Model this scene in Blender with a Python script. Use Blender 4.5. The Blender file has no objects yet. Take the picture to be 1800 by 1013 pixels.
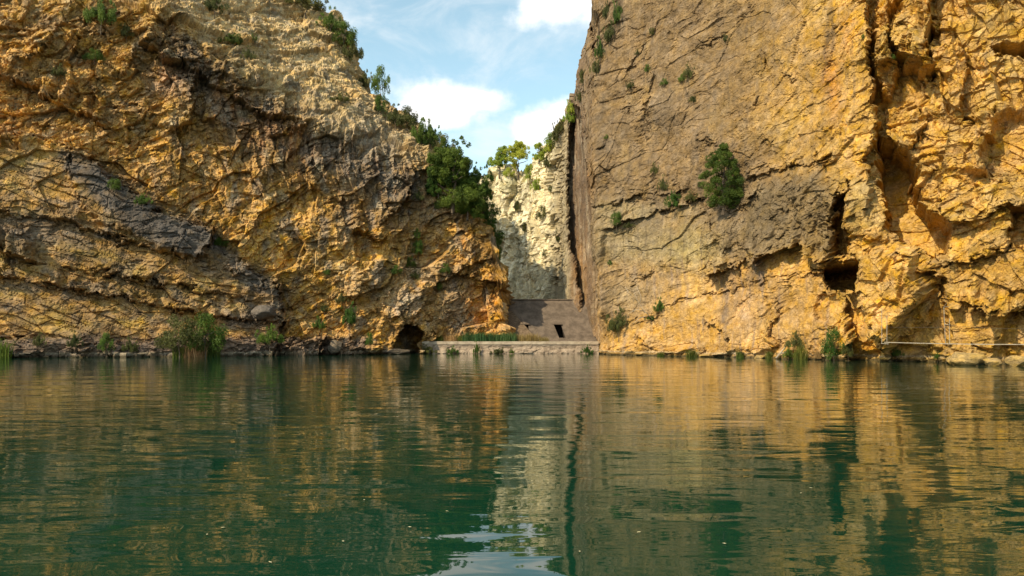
import bpy, math, random
import numpy as np
from mathutils import Vector
R = math.radians
scn = bpy.context.scene
C = scn.collection

# ------------------------------------------------------------------ camera
F = 1300.0; HY = 600.0; CZ = 1.7            # focal length and horizon row (in 1800 px units), eye height
cd = bpy.data.cameras.new('camera'); cam = bpy.data.objects.new('camera', cd); C.objects.link(cam)
cam.location = (0, 0, CZ); cam.rotation_euler = (R(90), 0, 0)
cd.sensor_width = 36; cd.lens = 36 * F / 1800
cd.shift_y = (HY - 506.5) / 1800
cd.clip_end = 5000; cd.clip_start = 0.1
scn.camera = cam
scn.view_settings.view_transform = 'Standard'; scn.view_settings.look = 'None'
scn.view_settings.exposure = 0.25; scn.view_settings.gamma = 1

# ------------------------------------------------------------------ node helper
class NT:
    def __init__(s, tree): s.t = tree; s.n = tree.nodes; s.l = tree.links
    def node(s, typ, **kw):
        n = s.n.new(typ)
        for k, v in kw.items():
            if k.startswith('i_'):
                key = k[2:]; key = int(key) if key.isdigit() else key.replace('_', ' ')
                s.set(n.inputs[key], v)
            else: setattr(n, k, v)
        return n
    def set(s, inp, v):
        if isinstance(v, bpy.types.NodeSocket): s.l.new(v, inp)
        else: inp.default_value = v
    def math(s, op, a, b=None, c=None, clamp=False):
        n = s.n.new('ShaderNodeMath'); n.operation = op; n.use_clamp = clamp
        s.set(n.inputs[0], a)
        if b is not None: s.set(n.inputs[1], b)
        if c is not None: s.set(n.inputs[2], c)
        return n.outputs[0]
    def mix(s, fac, a, b, blend='MIX'):
        n = s.n.new('ShaderNodeMix'); n.data_type = 'RGBA'; n.blend_type = blend
        s.set(n.inputs[0], fac); s.set(n.inputs[6], a); s.set(n.inputs[7], b)
        return n.outputs[2]
    def noise(s, vec, scale, detail=4, rough=.55, dist=0, dims='3D'):
        n = s.n.new('ShaderNodeTexNoise'); n.noise_dimensions = dims
        if vec is not None: s.l.new(vec, n.inputs['Vector'])
        n.inputs['Scale'].default_value = scale; n.inputs['Detail'].default_value = detail
        n.inputs['Roughness'].default_value = rough; n.inputs['Distortion'].default_value = dist
        return n.outputs[0]
    def ramp(s, v, a, b, lo=0., hi=1., smooth=True):
        n = s.n.new('ShaderNodeMapRange'); n.interpolation_type = 'SMOOTHSTEP' if smooth else 'LINEAR'
        s.set(n.inputs[0], v); n.inputs[1].default_value = a; n.inputs[2].default_value = b
        n.inputs[3].default_value = lo; n.inputs[4].default_value = hi
        return n.outputs[0]
    def mapping(s, vec, scale=(1, 1, 1), rot=(0, 0, 0), loc=(0, 0, 0)):
        n = s.n.new('ShaderNodeMapping'); s.l.new(vec, n.inputs[0])
        n.inputs['Scale'].default_value = scale; n.inputs['Rotation'].default_value = rot; n.inputs['Location'].default_value = loc
        return n.outputs[0]

# ------------------------------------------------------------------ sun and sky
SUN = Vector((-0.63, -0.56, 0.65)).normalized()        # direction towards the sun
sl = bpy.data.lights.new('sun', 'SUN'); sun = bpy.data.objects.new('sun', sl); C.objects.link(sun)
sl.energy = 4.9; sl.angle = R(0.53); sl.color = (1.0, 0.85, 0.60)
sun.rotation_euler = (-SUN).to_track_quat('-Z', 'Y').to_euler()
sun.location = (-30, -30, 80)

world = bpy.data.worlds.new('World'); scn.world = world; world.use_nodes = True
w = NT(world.node_tree); w.n.clear()
sky = w.node('ShaderNodeTexSky', sky_type='NISHITA', sun_disc=False)
sky.sun_elevation = math.asin(SUN.z); sky.sun_rotation = math.atan2(SUN.x, SUN.y)
sky.altitude = 300; sky.air_density = 1.0; sky.dust_density = 0.9; sky.ozone_density = 1.0
tc = w.node('ShaderNodeTexCoord'); sep = w.node('ShaderNodeSeparateXYZ'); w.l.new(tc.outputs['Generated'], sep.inputs[0])
dx, dy, dz = sep.outputs
ay = w.math('MAXIMUM', w.math('ABSOLUTE', dy), 0.05)
cu = w.math('DIVIDE', dx, ay); cv = w.math('DIVIDE', dz, ay)
cmb = w.node('ShaderNodeCombineXYZ'); w.l.new(cu, cmb.inputs[0]); w.l.new(cv, cmb.inputs[1])
n1 = w.noise(cmb.outputs[0], 9, 8, .55); n2 = w.noise(cmb.outputs[0], 30, 6, .6)
def cloud(px, py, rx, ry):          # a cumulus centred on a direction of the sky
    a = w.math('DIVIDE', w.math('SUBTRACT', cu, (px - 900) / F), rx / F)
    b = w.math('DIVIDE', w.math('SUBTRACT', cv, (HY - py) / F), ry / F)
    r = w.math('SQRT', w.math('ADD', w.math('MULTIPLY', a, a), w.math('MULTIPLY', b, b)))
    d = w.math('SUBTRACT', 1.0, r)
    d = w.math('ADD', d, w.math('MULTIPLY', w.math('SUBTRACT', n1, .5), 1.5))
    return w.math('ADD', d, w.math('MULTIPLY', w.math('SUBTRACT', n2, .5), .8))
dens = None
for c in [(785, 178, 122, 54), (760, 200, 110, 36), (850, 176, 66, 30), (985, 14, 110, 56), (948, 228, 76, 46), (1005, 200, 66, 44),
          (300, -200, 300, 120), (1500, -160, 260, 100), (700, -420, 260, 90)]:
    d = cloud(*c); dens = d if dens is None else w.math('MAXIMUM', dens, d)
cum = w.ramp(dens, .05, .75)
wv = w.mapping(cmb.outputs[0], scale=(1, 1.7, 1), rot=(0, 0, R(-25)))
wis = w.ramp(w.noise(wv, 7.5, 9, .62, .6), .40, .76, 0, .6)
sat = w.node('ShaderNodeHueSaturation', i_Saturation=0.80, i_Value=2.5, i_Hue=0.462); w.l.new(sky.outputs[0], sat.inputs['Color'])
c1 = w.mix(wis, sat.outputs[0], (11.0, 11.3, 11.4, 1))
c2 = w.mix(cum, c1, (14.5, 14.2, 13.9, 1))
bg = w.node('ShaderNodeBackground'); w.l.new(c2, bg.inputs[0]); bg.inputs[1].default_value = 0.082
wo = w.node('ShaderNodeOutputWorld'); w.l.new(bg.outputs[0], wo.inputs[0])

# ------------------------------------------------------------------ numpy noise in metres on a wall's own surface
f32 = np.float32
def hsh(ix, iy, seed):
    h = (ix.astype(np.int64) * 374761393 + iy.astype(np.int64) * 668265263 + seed * 974634777) & 0xffffffff
    h = ((h ^ (h >> 13)) * 1274126177) & 0xffffffff
    h = ((h ^ (h >> 16)) * 2246822519) & 0xffffffff
    return h ^ (h >> 15)
def rnd(h, k):
    g = (h * (2654435761 + 2 * k * 40503) + k * 97531) & 0xffffffff
    return (((g ^ (g >> 15)) & 0xffff) / 65535.0).astype(f32)
def gnoise(x, y, seed=0):
    ix = np.floor(x); iy = np.floor(y); fx = (x - ix).astype(f32); fy = (y - iy).astype(f32)
    ux = fx * fx * fx * (fx * (fx * 6 - 15) + 10); uy = fy * fy * fy * (fy * (fy * 6 - 15) + 10)
    def g(a, b):
        an = rnd(hsh(ix + a, iy + b, seed), 1) * f32(2 * np.pi)
        return np.cos(an) * (fx - a) + np.sin(an) * (fy - b)
    n0 = g(0, 0) * (1 - ux) + g(1, 0) * ux; n1_ = g(0, 1) * (1 - ux) + g(1, 1) * ux
    return (n0 * (1 - uy) + n1_ * uy) * f32(1.5)
def fbm(x, y, scale, oct=4, seed=0, gain=.5, ridged=False):
    a = 1.0; s = 0; tot = 0; fx = 1.0 / scale
    for o in range(oct):
        n = gnoise(x * fx + 17.3 * o, y * fx - 9.1 * o, seed + o)
        if ridged: n = 1 - 2 * np.abs(n)
        s = s + a * n; tot += a; a *= gain; fx *= 2.03
    return s / tot
def facet(x, y, sx, sy, ang, seed):
    ca, sa = math.cos(R(ang)), math.sin(R(ang))
    X = ((x * ca + y * sa) / sx).astype(f32); Y = ((-x * sa + y * ca) / sy).astype(f32)
    ix = np.floor(X); iy = np.floor(Y)
    F1 = np.full(X.shape, 9., f32); F2 = F1.copy(); bh = np.zeros(X.shape, np.int64); bx = np.zeros_like(F1); by = np.zeros_like(F1)
    for a in (-1, 0, 1):
        for b in (-1, 0, 1):
            h = hsh(ix + a, iy + b, seed)
            ox = X - (ix + a + .05 + .9 * rnd(h, 1)); oy = Y - (iy + b + .05 + .9 * rnd(h, 2))
            d = ox * ox + oy * oy
            m = d < F1
            F2 = np.where(m, F1, np.minimum(F2, d)); F1 = np.where(m, d, F1)
            bh = np.where(m, h, bh); bx = np.where(m, ox, bx); by = np.where(m, oy, by)
    hgt = (rnd(bh, 3) - .5) + (bx * (rnd(bh, 4) - .5) + by * (rnd(bh, 5) - .5)) * 1.7
    return hgt, rnd(bh, 6), np.sqrt(F2) - np.sqrt(F1)
def sst(a, b, x):
    t = np.clip((x - a) / (b - a), 0, 1); return t * t * (3 - 2 * t)
def smooth1(a, n):
    if n < 2: return a
    k = np.hanning(2 * n + 1); k /= k.sum()
    return np.convolve(np.pad(a, n, mode='edge'), k, 'valid')

# ------------------------------------------------------------------ relief features, drawn on the wall like a survey
class Relief:
    def __init__(s, px, py): s.px = px; s.py = py; s.d = np.zeros(px.shape, f32)
    def hstep(s, pts, d, decay=50, under=0., taper=25, edge=2.0, crack=0.0):     # rock above the line stands proud
        xs = [p[0] for p in pts]; ys = [p[1] for p in pts]
        t = np.interp(s.px, xs, ys) - s.py
        m = sst(xs[0] - taper * .3, xs[0] + taper, s.px) * (1 - sst(xs[-1] - taper, xs[-1] + taper * .3, s.px))
        m = m * np.clip(.9 + 1.1 * gnoise(s.px / 23. + ys[0], s.py / 60., 7), .15, 1.6)
        s.d += m * (d * sst(-edge, edge, t) * np.exp(-np.maximum(t, 0) / decay))
        if under: s.d -= m * under * (1 - sst(-edge, edge, t)) * np.exp(np.minimum(t, 0) / (decay * .6))
        if crack: s.d -= m * crack * np.exp(-(t / (edge * 1.2)) ** 2)
    def vstep(s, pts, d, decay=40, side=1, taper=25, edge=2.0, crack=0.0):        # rock to the right (side 1) / left (-1) stands proud
        pts = sorted(pts, key=lambda p: p[1])
        xs = [p[0] for p in pts]; ys = [p[1] for p in pts]
        t = (s.px - np.interp(s.py, ys, xs)) * side
        m = sst(ys[0] - taper * .3, ys[0] + taper, s.py) * (1 - sst(ys[-1] - taper, ys[-1] + taper * .3, s.py))
        s.d += m * (d * sst(-edge, edge, t) * np.exp(-np.maximum(t, 0) / decay))
        if crack: s.d -= m * crack * np.exp(-(t / (edge * 1.2)) ** 2)
    def hole(s, pts, d, soft=1.5): s.d += polymask(s.rx, s.ry, pts, soft) * d
    def poly(s, pts, d, soft=4.0, dome=0.0):
        s.d += polymask(s.px, s.py, pts, soft, dome) * d
def polymask(px, py, pts, soft, dome=0.0):
    x0 = min(p[0] for p in pts) - soft; x1 = max(p[0] for p in pts) + soft
    y0 = min(p[1] for p in pts) - soft; y1 = max(p[1] for p in pts) + soft
    out = np.zeros(px.shape, f32)
    sel = (px > x0) & (px < x1) & (py > y0) & (py < y1)
    X = px[sel]; Y = py[sel]
    if X.size == 0: return out
    dm = np.full(X.shape, 1e9); ins = np.zeros(X.shape, bool)
    for i in range(len(pts)):
        ax, ay_ = pts[i]; bx, by = pts[(i + 1) % len(pts)]
        ex, ey = bx - ax, by - ay_; L = ex * ex + ey * ey + 1e-9
        t = np.clip(((X - ax) * ex + (Y - ay_) * ey) / L, 0, 1)
        dm = np.minimum(dm, (X - ax - t * ex) ** 2 + (Y - ay_ - t * ey) ** 2)
        c = ((ay_ > Y) != (by > Y)) & (X < (bx - ax) * (Y - ay_) / (by - ay_ + 1e-9) + ax)
        ins ^= c
    sd = np.where(ins, np.sqrt(dm), -np.sqrt(dm))
    v = sst(-soft, soft, sd)
    if dome: v = v * (.45 + .55 * np.sin(np.clip(sd / dome, 0, 1) * np.pi / 2))
    out[sel] = v
    return out
def blob(px, py, cx, cy, rx, ry, ang=0):
    ca, sa = math.cos(R(ang)), math.sin(R(ang))
    a = ((px - cx) * ca + (py - cy) * sa) / rx; b = (-(px - cx) * sa + (py - cy) * ca) / ry
    return np.exp(-(a * a + b * b) * 1.1)

def project(P):
    D = np.maximum(P[..., 1], .5)
    return 900 + F * P[..., 0] / D, HY - F * (P[..., 2] - CZ) / D

SURF = {}
def make_cliff(name, table, relief_fn, detail_fn, colour_fn, px_step, win, smooth_m=1.0, rows_scale=1.0, back=(4, -.3, 40, -6.), sag=.28, warp=None):
    """table rows: px0, D0 (waterline) | pxE, pyE, DE (brow) | pxT, pyT, DT (top). A column of wall per row, swept in plan."""
    T = np.array(table, float)
    X = (T[:, 0] - 900) / F * T[:, 1]
    q = np.concatenate([[0], np.cumsum(np.hypot(np.diff(X), np.diff(T[:, 1])))])
    Q = np.arange(0, q[-1], .25)
    cols = [smooth1(np.interp(Q, q, T[:, k]), int(smooth_m / .25)) for k in range(8)]
    inwin = (cols[0] > win[0]) & (cols[0] < win[1])
    dpx = np.abs(np.gradient(cols[0])); st = np.where(inwin, px_step, px_step * 9)
    mst = np.where(inwin, .11 * px_step, 1.2)
    dens = np.sqrt((dpx / st) ** 2 + (.25 / mst * .35) ** 2)
    cum = np.cumsum(dens); nq = int(cum[-1])
    qs = np.interp(np.arange(nq), cum, Q)
    c = [np.interp(qs, Q, k) for k in cols]
    px0, D0, pxE, pyE, DE, pxT, pyT, DT = c
    def pt(px, D, z): return np.stack([(px - 900) / F * D, D, z], -1)
    zE = CZ + (HY - pyE) * DE / F; zT = CZ + (HY - pyT) * DT / F
    one = np.ones(nq)
    ctrl = [pt(px0, D0, -2.2 * one), pt(px0, D0, 0 * one), pt(pxE, DE, zE), pt(pxT, DT, zT)]
    outd = pt(pxT, DT, zT); outd = outd / np.hypot(outd[:, 0], outd[:, 1])[:, None]; outd[:, 2] = 0
    if back: ctrl += [ctrl[3] + outd * back[0] + np.array([0, 0, back[1]]), ctrl[3] + outd * back[2] + np.array([0, 0, back[3]])]
    hpx = (np.median(620 - pyE)) / px_step * rows_scale
    nr = [int(22 * rows_scale), int(hpx), int(max(10, np.percentile(np.abs(pyE - pyT), 80) / px_step * rows_scale)), 14, 12]
    seg = []
    for k in range(len(ctrl) - 1):
        t = np.linspace(0, 1, nr[k], endpoint=False)[:, None, None]
        seg.append(ctrl[k][None] * (1 - t) + ctrl[k + 1][None] * t)
    P = np.concatenate(seg + [ctrl[-1][None]], 0)                     # rows, cols, 3
    # soften the brow
    k = 9; ker = np.hanning(2 * k + 1); ker /= ker.sum()
    r0 = nr[0]; Pp = np.pad(P, ((k, k), (0, 0), (0, 0)), mode='edge')
    Ps = sum(ker[i] * Pp[i:i + P.shape[0]] for i in range(2 * k + 1))
    P[r0 + 4:] = Ps[r0 + 4:]
    gs = np.gradient(P, axis=1); gr = np.gradient(P, axis=0)
    N = np.cross(gs, gr); N /= np.linalg.norm(N, axis=-1, keepdims=True) + 1e-9
    if (N[r0 + 20, :, :] * (np.array([0, 0, CZ]) - P[r0 + 20])).sum(-1).mean() < 0: N = -N; flip = True
    else: flip = False
    S = np.broadcast_to(qs[None], P.shape[:2]).astype(np.float64)
    W = np.concatenate([[np.zeros(nq)], np.cumsum(np.linalg.norm(np.diff(P, axis=0), axis=-1), axis=0)], 0)
    px, py = project(P)
    disp = np.zeros(P.shape[:2], f32)
    wx = fbm(S, W, 3.0, 2, 51) * 8; wy = fbm(S, W, 3.0, 2, 77) * 6
    wx += fbm(S, W, .5, 2, 52) * 1 + facet(S, W, 1.6, 1.1, 20, 53)[0] * 9; wy += fbm(S, W, .5, 2, 78) * 2 + facet(S, W, 1.3, .9, 10, 54)[0] * 8
    wx += facet(S, W, .5, .4, 35, 55)[0] * 4; wy += facet(S, W, .5, .35, 5, 56)[0] * 4
    if warp: k = warp(px, py); wx = wx * k; wy = wy * k
    rl = Relief(px + wx, py + wy); rl.rx = px + wx * .25; rl.ry = py + wy * .25; relief_fn(rl); disp = rl.d
    H = -P.copy(); H[..., 2] = 0; H /= np.linalg.norm(H, axis=-1, keepdims=True)
    H = np.where((disp < -1.2)[..., None], H, .65 * H + .35 * N)
    P2 = P + H * disp[..., None]
    fx, fy = px + wx, py + wy
    det, ids = detail_fn(S, W, fx, fy)
    foot = sst(1.5, .1, P[..., 2]); det = det + foot * np.maximum(facet(S, W, 2.4, 1.1, 6, 61)[0] + .1, 0) * 1.6 + foot * facet(S, W, .9, .5, 10, 62)[0] * .5
    calm = sst(0, 6, np.minimum(np.arange(P.shape[0])[:, None] * 1.0, 100))
    tot = disp + det * calm
    G = P2 + N * (det * calm * (1 - .7 * sst(4, 7, -disp)))[..., None]
    G[..., 2] -= sag * np.clip(tot, -1.5, 2.5) * np.clip(np.abs(N[..., 1:2]).squeeze(-1) * 0 + 1 - np.abs(N[..., 2]), 0, 1) * sst(.3, 2.5, P[..., 2])
    px, py = project(G)
    col = colour_fn(S, W, px + wx * .7, py + wy * .7, G, ids, tot)
    nrw, ncl = P.shape[:2]
    me = bpy.data.meshes.new(name)
    me.vertices.add(nrw * ncl); me.vertices.foreach_set('co', G.reshape(-1).astype(f32))
    i = np.arange(nrw * ncl).reshape(nrw, ncl)
    a, b, c_, d = i[:-1, :-1].ravel(), i[:-1, 1:].ravel(), i[1:, 1:].ravel(), i[1:, :-1].ravel()
    fc = np.stack([a, d, c_, b] if flip else [a, b, c_, d], -1)
    nf = len(fc)
    me.loops.add(nf * 4); me.loops.foreach_set('vertex_index', fc.ravel().astype(np.int32))
    me.polygons.add(nf); me.polygons.foreach_set('loop_start', np.arange(0, nf * 4, 4, dtype=np.int32))
    me.polygons.foreach_set('loop_total', np.full(nf, 4, np.int32))
    ca = me.color_attributes.new('Col', 'FLOAT_COLOR', 'POINT')
    rgba = np.ones((nrw * ncl, 4), f32); rgba[:, :3] = np.clip(col.reshape(-1, 3), .004, .9)
    ca.data.foreach_set('color', rgba.ravel())
    me.update(); me.validate()
    me.polygons.foreach_set('use_smooth', np.zeros(nf, bool))
    o = bpy.data.objects.new(name, me); C.objects.link(o); o['kind'] = 'structure'
    SURF[name] = (G.reshape(-1, 3), px.ravel(), py.ravel())
    print(name, nrw, ncl)
    return o
def locate(name, x, y):
    G, px, py = SURF[name]
    d = (px - x) ** 2 + (py - y) ** 2
    k = np.where(d < 16)[0]
    if len(k) == 0: return Vector(G[np.argmin(d)])
    return Vector(G[k[np.argmin(G[k, 1])]])

# ------------------------------------------------------------------ rock material
def rock_mat(name, bump=1.0, fine=1.0):
    m = bpy.data.materials.new(name); m.use_nodes = True; t = NT(m.node_tree); t.n.clear()
    out = t.node('ShaderNodeOutputMaterial'); b = t.node('ShaderNodeBsdfPrincipled')
    at = t.node('ShaderNodeAttribute', attribute_name='Col'); g = t.node('ShaderNodeTexCoord')
    o = g.outputs['Object']
    nA = t.noise(o, 1.3, 8, .68, .3); nB = t.noise(o, 7, 6, .7); nC = t.noise(t.mapping(o, (1, 1, .16)), 3.2, 5, .6, .2)
    v = t.math('MULTIPLY', t.ramp(nA, .28, .72, .66, 1.36, False), t.ramp(nB, .25, .75, .62, 1.38, False))
    v = t.math('MULTIPLY', v, t.ramp(nC, .3, .7, .84, 1.14, False))
    hs = t.node('ShaderNodeHueSaturation'); t.l.new(at.outputs['Color'], hs.inputs['Color']); t.l.new(v, hs.inputs['Value'])
    t.l.new(t.ramp(t.noise(o, .9, 5, .6), .3, .7, .85, 1.13, False), hs.inputs['Saturation'])
    # small dark lichen flecks
    fl = t.ramp(t.noise(o, 4.5, 7, .75, .4), .60, .70, 0, .5)
    colr = t.mix(fl, hs.outputs[0], (.035, .028, .02, 1))
    t.l.new(colr, b.inputs['Base Color']); b.inputs['Roughness'].default_value = .92
    b.inputs['Specular IOR Level'].default_value = .2
    vo = t.node('ShaderNodeTexVoronoi', feature='DISTANCE_TO_EDGE'); vo.inputs['Scale'].default_value = 1.7
    wv = t.node('ShaderNodeVectorMath', operation='ADD'); t.l.new(o, wv.inputs[0])
    nz = t.node('ShaderNodeTexNoise'); t.l.new(o, nz.inputs['Vector']); nz.inputs['Scale'].default_value = 2.2; nz.inputs['Detail'].default_value = 5
    t.l.new(nz.outputs['Color'], wv.inputs[1]); t.l.new(wv.outputs[0], vo.inputs['Vector'])
    crack = t.ramp(vo.outputs['Distance'], 0, .05, -1.0, 0)
    hgt = t.math('ADD', t.math('MULTIPLY', nA, 1.0), t.math('MULTIPLY', nB, .45 * fine))
    hgt = t.math('ADD', hgt, t.math('MULTIPLY', crack, .12))
    bp = t.node('ShaderNodeBump'); t.l.new(hgt, bp.inputs['Height']); bp.inputs['Strength'].default_value = 1.0; bp.inputs['Distance'].default_value = .22 * bump
    t.l.new(bp.outputs[0], b.inputs['Normal']); t.l.new(b.outputs[0], out.inputs[0])
    return m

def mixc(col, c, m):
    return col * (1 - m[..., None]) + np.array(c, f32) * m[..., None]
OCH = (.46, .262, .072); GOLD = (.46, .265, .060); ORANGE = (.50, .20, .05); CREAM = (.52, .39, .20)
GREY = (.20, .165, .125); DARK = (.085, .066, .048); BROWN = (.24, .155, .075); PINK = (.50, .31, .18); BLUEG = (.17, .165, .16)

# ================================================================== LEFT CLIFF
LEFT = [(-1500, 50, -1500, 200, 56, -1500, 100, 80), (-600, 70, -600, 20, 76, -600, -50, 86), (0, 81, 0, 0, 84, 0, -45, 92),
        (150, 83.5, 150, 5, 86, 150, -40, 95), (300, 86, 300, 25, 89, 300, -38, 98), (420, 89, 420, 130, 92.5, 425, -30, 104),
        (500, 91, 500, 180, 95, 500, -20, 110), (565, 93, 563, 215, 96.5, 565, 4, 113), (600, 94, 600, 235, 97.5, 604, 60, 112),
        (630, 94.5, 630, 250, 98, 630, 112, 112), (655, 95.5, 655, 262, 99, 655, 160, 111), (680, 97, 680, 270, 100, 680, 192, 110),
        (720, 99, 720, 275, 101, 725, 215, 109), (760, 101, 760, 288, 103, 762, 244, 108), (800, 102, 798, 320, 104, 795, 285, 107),
        (846, 103, 836, 375, 104.5, 834, 345, 107), (874, 103, 864, 420, 104.5, 860, 385, 106), (882, 103, 875, 470, 104, 875, 430, 105.5),
        (884, 104.5, 880, 520, 105, 881, 470, 106), (884, 108, 882, 545, 108, 886, 532, 109), (883, 113, 882, 548, 113, 885, 534, 114),
        (880, 126, 880, 550, 126, 880, 540, 127), (830, 150, 830, 560, 150, 830, 550, 151)]
def left_relief(r):
    LM = [(-700, 250), (60, 240), (130, 262), (170, 290), (235, 340), (290, 375), (372, 402), (368, 430), (425, 455), (445, 480), (490, 500), (499, 565), (480, 640), (-700, 660)]
    r.poly(LM, 2.6, 5)
    r.poly([(130, 262), (170, 290), (235, 340), (290, 375), (372, 402), (360, 456), (300, 440), (230, 415), (160, 380), (120, 320)], .9, 4)
    r.hstep([(237, 76), (284, 100), (335, 126), (370, 152), (411, 167), (442, 190), (474, 205), (520, 215)], 1.9, 60, .5)
    r.hstep([(-60, 120), (0, 135), (60, 155), (100, 180), (170, 212), (195, 225)], 1.6, 50, .4)
    r.hstep([(-60, 480), (0, 487), (50, 493), (130, 508), (210, 520), (300, 540), (370, 553), (440, 560), (497, 566)], .9, 30, .5, crack=.6)
    r.hstep([(-60, 362), (0, 375), (60, 385), (150, 400), (230, 428), (280, 440), (345, 458)], .8, 30, .4, crack=.4)
    r.hstep([(100, 465), (180, 480), (270, 493), (340, 510), (400, 520), (450, 527)], .6, 22, .3, crack=.5)
    r.hstep([(-60, 425), (0, 440), (40, 455), (70, 458)], 1.5, 35, .8, taper=12)
    r.hstep([(350, 470), (400, 478), (450, 492), (480, 505)], .7, 25, .2, crack=.3)
    r.hstep([(608, 400), (640, 410), (660, 420), (688, 424)], 1.9, 30, .5, taper=10)
    r.hstep([(795, 478), (840, 492), (870, 503), (899, 512)], 1.8, 40, .6, taper=14)
    r.hstep([(735, 260), (775, 318), (800, 325), (830, 345), (850, 360)], .9, 28, .2)
    r.vstep([(735, 290), (728, 310), (718, 345), (700, 365), (672, 395)], 1.6, 45, -1, crack=.5)
    r.vstep([(545, 220), (548, 280), (540, 340)], 1.0, 40, 1)
    r.vstep([(345, 130), (342, 170), (330, 225)], 1.8, 45, -1, taper=10)
    r.vstep([(640, 470), (636, 500), (628, 530)], 1.0, 30, -1, taper=8)
    r.vstep([(372, 398), (362, 455)], .8, 20, -1, taper=5)
    r.vstep([(240, 80), (232, 110), (222, 140)], 1.0, 30, -1, taper=10)
    r.vstep([(150, 50), (135, 90), (120, 115)], 1.2, 30, -1, taper=10); r.vstep([(100, 40), (85, 80), (60, 120)], 1.2, 28, -1, taper=10)
    r.hstep([(470, 240), (500, 235), (540, 220), (560, 200)], 1.3, 25, .2, taper=10)
    r.hstep([(650, 540), (690, 555), (720, 545)], .8, 20, .2, taper=10, crack=.3)
    r.poly([(670, 520), (700, 490), (745, 495), (752, 525), (735, 560), (700, 575), (660, 560)], .7, 6, 30)
    r.poly([(680, 600), (695, 560), (730, 545), (758, 550), (765, 600), (745, 600), (735, 575), (715, 568), (698, 578), (690, 605)], .9, 5)
    r.hole([(690, 622), (695, 592), (703, 578), (720, 571), (736, 575), (744, 588), (740, 602), (732, 622)], -9, 2.0)
    r.poly([(650, 625), (652, 605), (690, 600), (735, 607), (740, 625)], .8, 4)
    r.poly([(-700, 592), (40, 588), (130, 590), (160, 600), (230, 602), (300, 598), (400, 596), (470, 597), (560, 596), (562, 640), (-700, 660)], 4.5, 3)
    r.poly([(560, 590), (600, 588), (640, 596), (652, 612), (650, 640), (560, 640)], 2.0, 4)
    r.poly([(495, 545), (540, 560), (575, 590), (575, 600), (495, 598)], .8, 6)
    r.poly([(0, 395), (45, 405), (62, 430), (55, 450), (20, 450), (-30, 430), (-40, 395)], .9, 5, 20)
def left_detail(S, W, x, y):
    sx, sy = S + fbm(S, W, 5, 2, 5) * .8, W + fbm(S, W, 5, 2, 6) * .8
    low = polymask(x, y, [(-900, 240), (130, 262), (372, 400), (440, 470), (500, 500), (500, 640), (-900, 680)], 8)
    vert = np.clip(blob(x, y, 560, 290, 230, 120) * 1.4, 0, 1)
    up = 1 - sst(-10, 50, y - np.interp(x, [300, 420, 560, 680, 760, 900], [20, 120, 205, 262, 280, 400]))
    h1, i1, e1 = facet(sx, sy, 6.5, 4.0, 30, 1); h2, i2, e2 = facet(sx, sy, 2.6, 1.3, 38, 2)
    h3, i3, e3 = facet(sx, sy, 1.1, .6, 28, 3); h4, i4, e4 = facet(S, W, .45, .3, 35, 4)
    hl, il, el = facet(sx, sy, 4.2, .8, -14, 8); hm, im, em = facet(sx, sy, 1.5, .32, -12, 9)
    hv, iv, ev = facet(sx, sy, .8, 3.4, 8, 10); hw, iw, ew = facet(sx, sy, .4, 1.3, 5, 11)
    big = facet(sx, sy, 3.6, 7.5, -35, 15)[0]; rough = h1 * 1.3 + big * .7 + h2 * .5 + h3 * .42 + h4 * .22 + fbm(S, W, 2.4, 5, 12, .55, True) * .22
    lay = h1 * .45 + hl * .34 + hm * .10 + h3 * .1 + h2 * .12 + fbm(S, W, 1.6, 5, 13, .55) * .12
    ver = h1 * 1.2 + big * .6 + hv * .7 + hw * .22 + h2 * .4 + h3 * .28 + h4 * .15
    d = rough * (1 - vert) + ver * vert
    d = d * (1 - .2 * up)
    d = d * (1 - low) + lay * low
    d -= (.20 * (1 - sst(0, .05, e2)) + .15 * (1 - sst(0, .035, e1)) + .06 * (1 - sst(0, .08, e3))) * (1 - low) + low * .22 * (1 - sst(0, .05, el))
    return d, (i1, i2, i3, il, e1)
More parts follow.
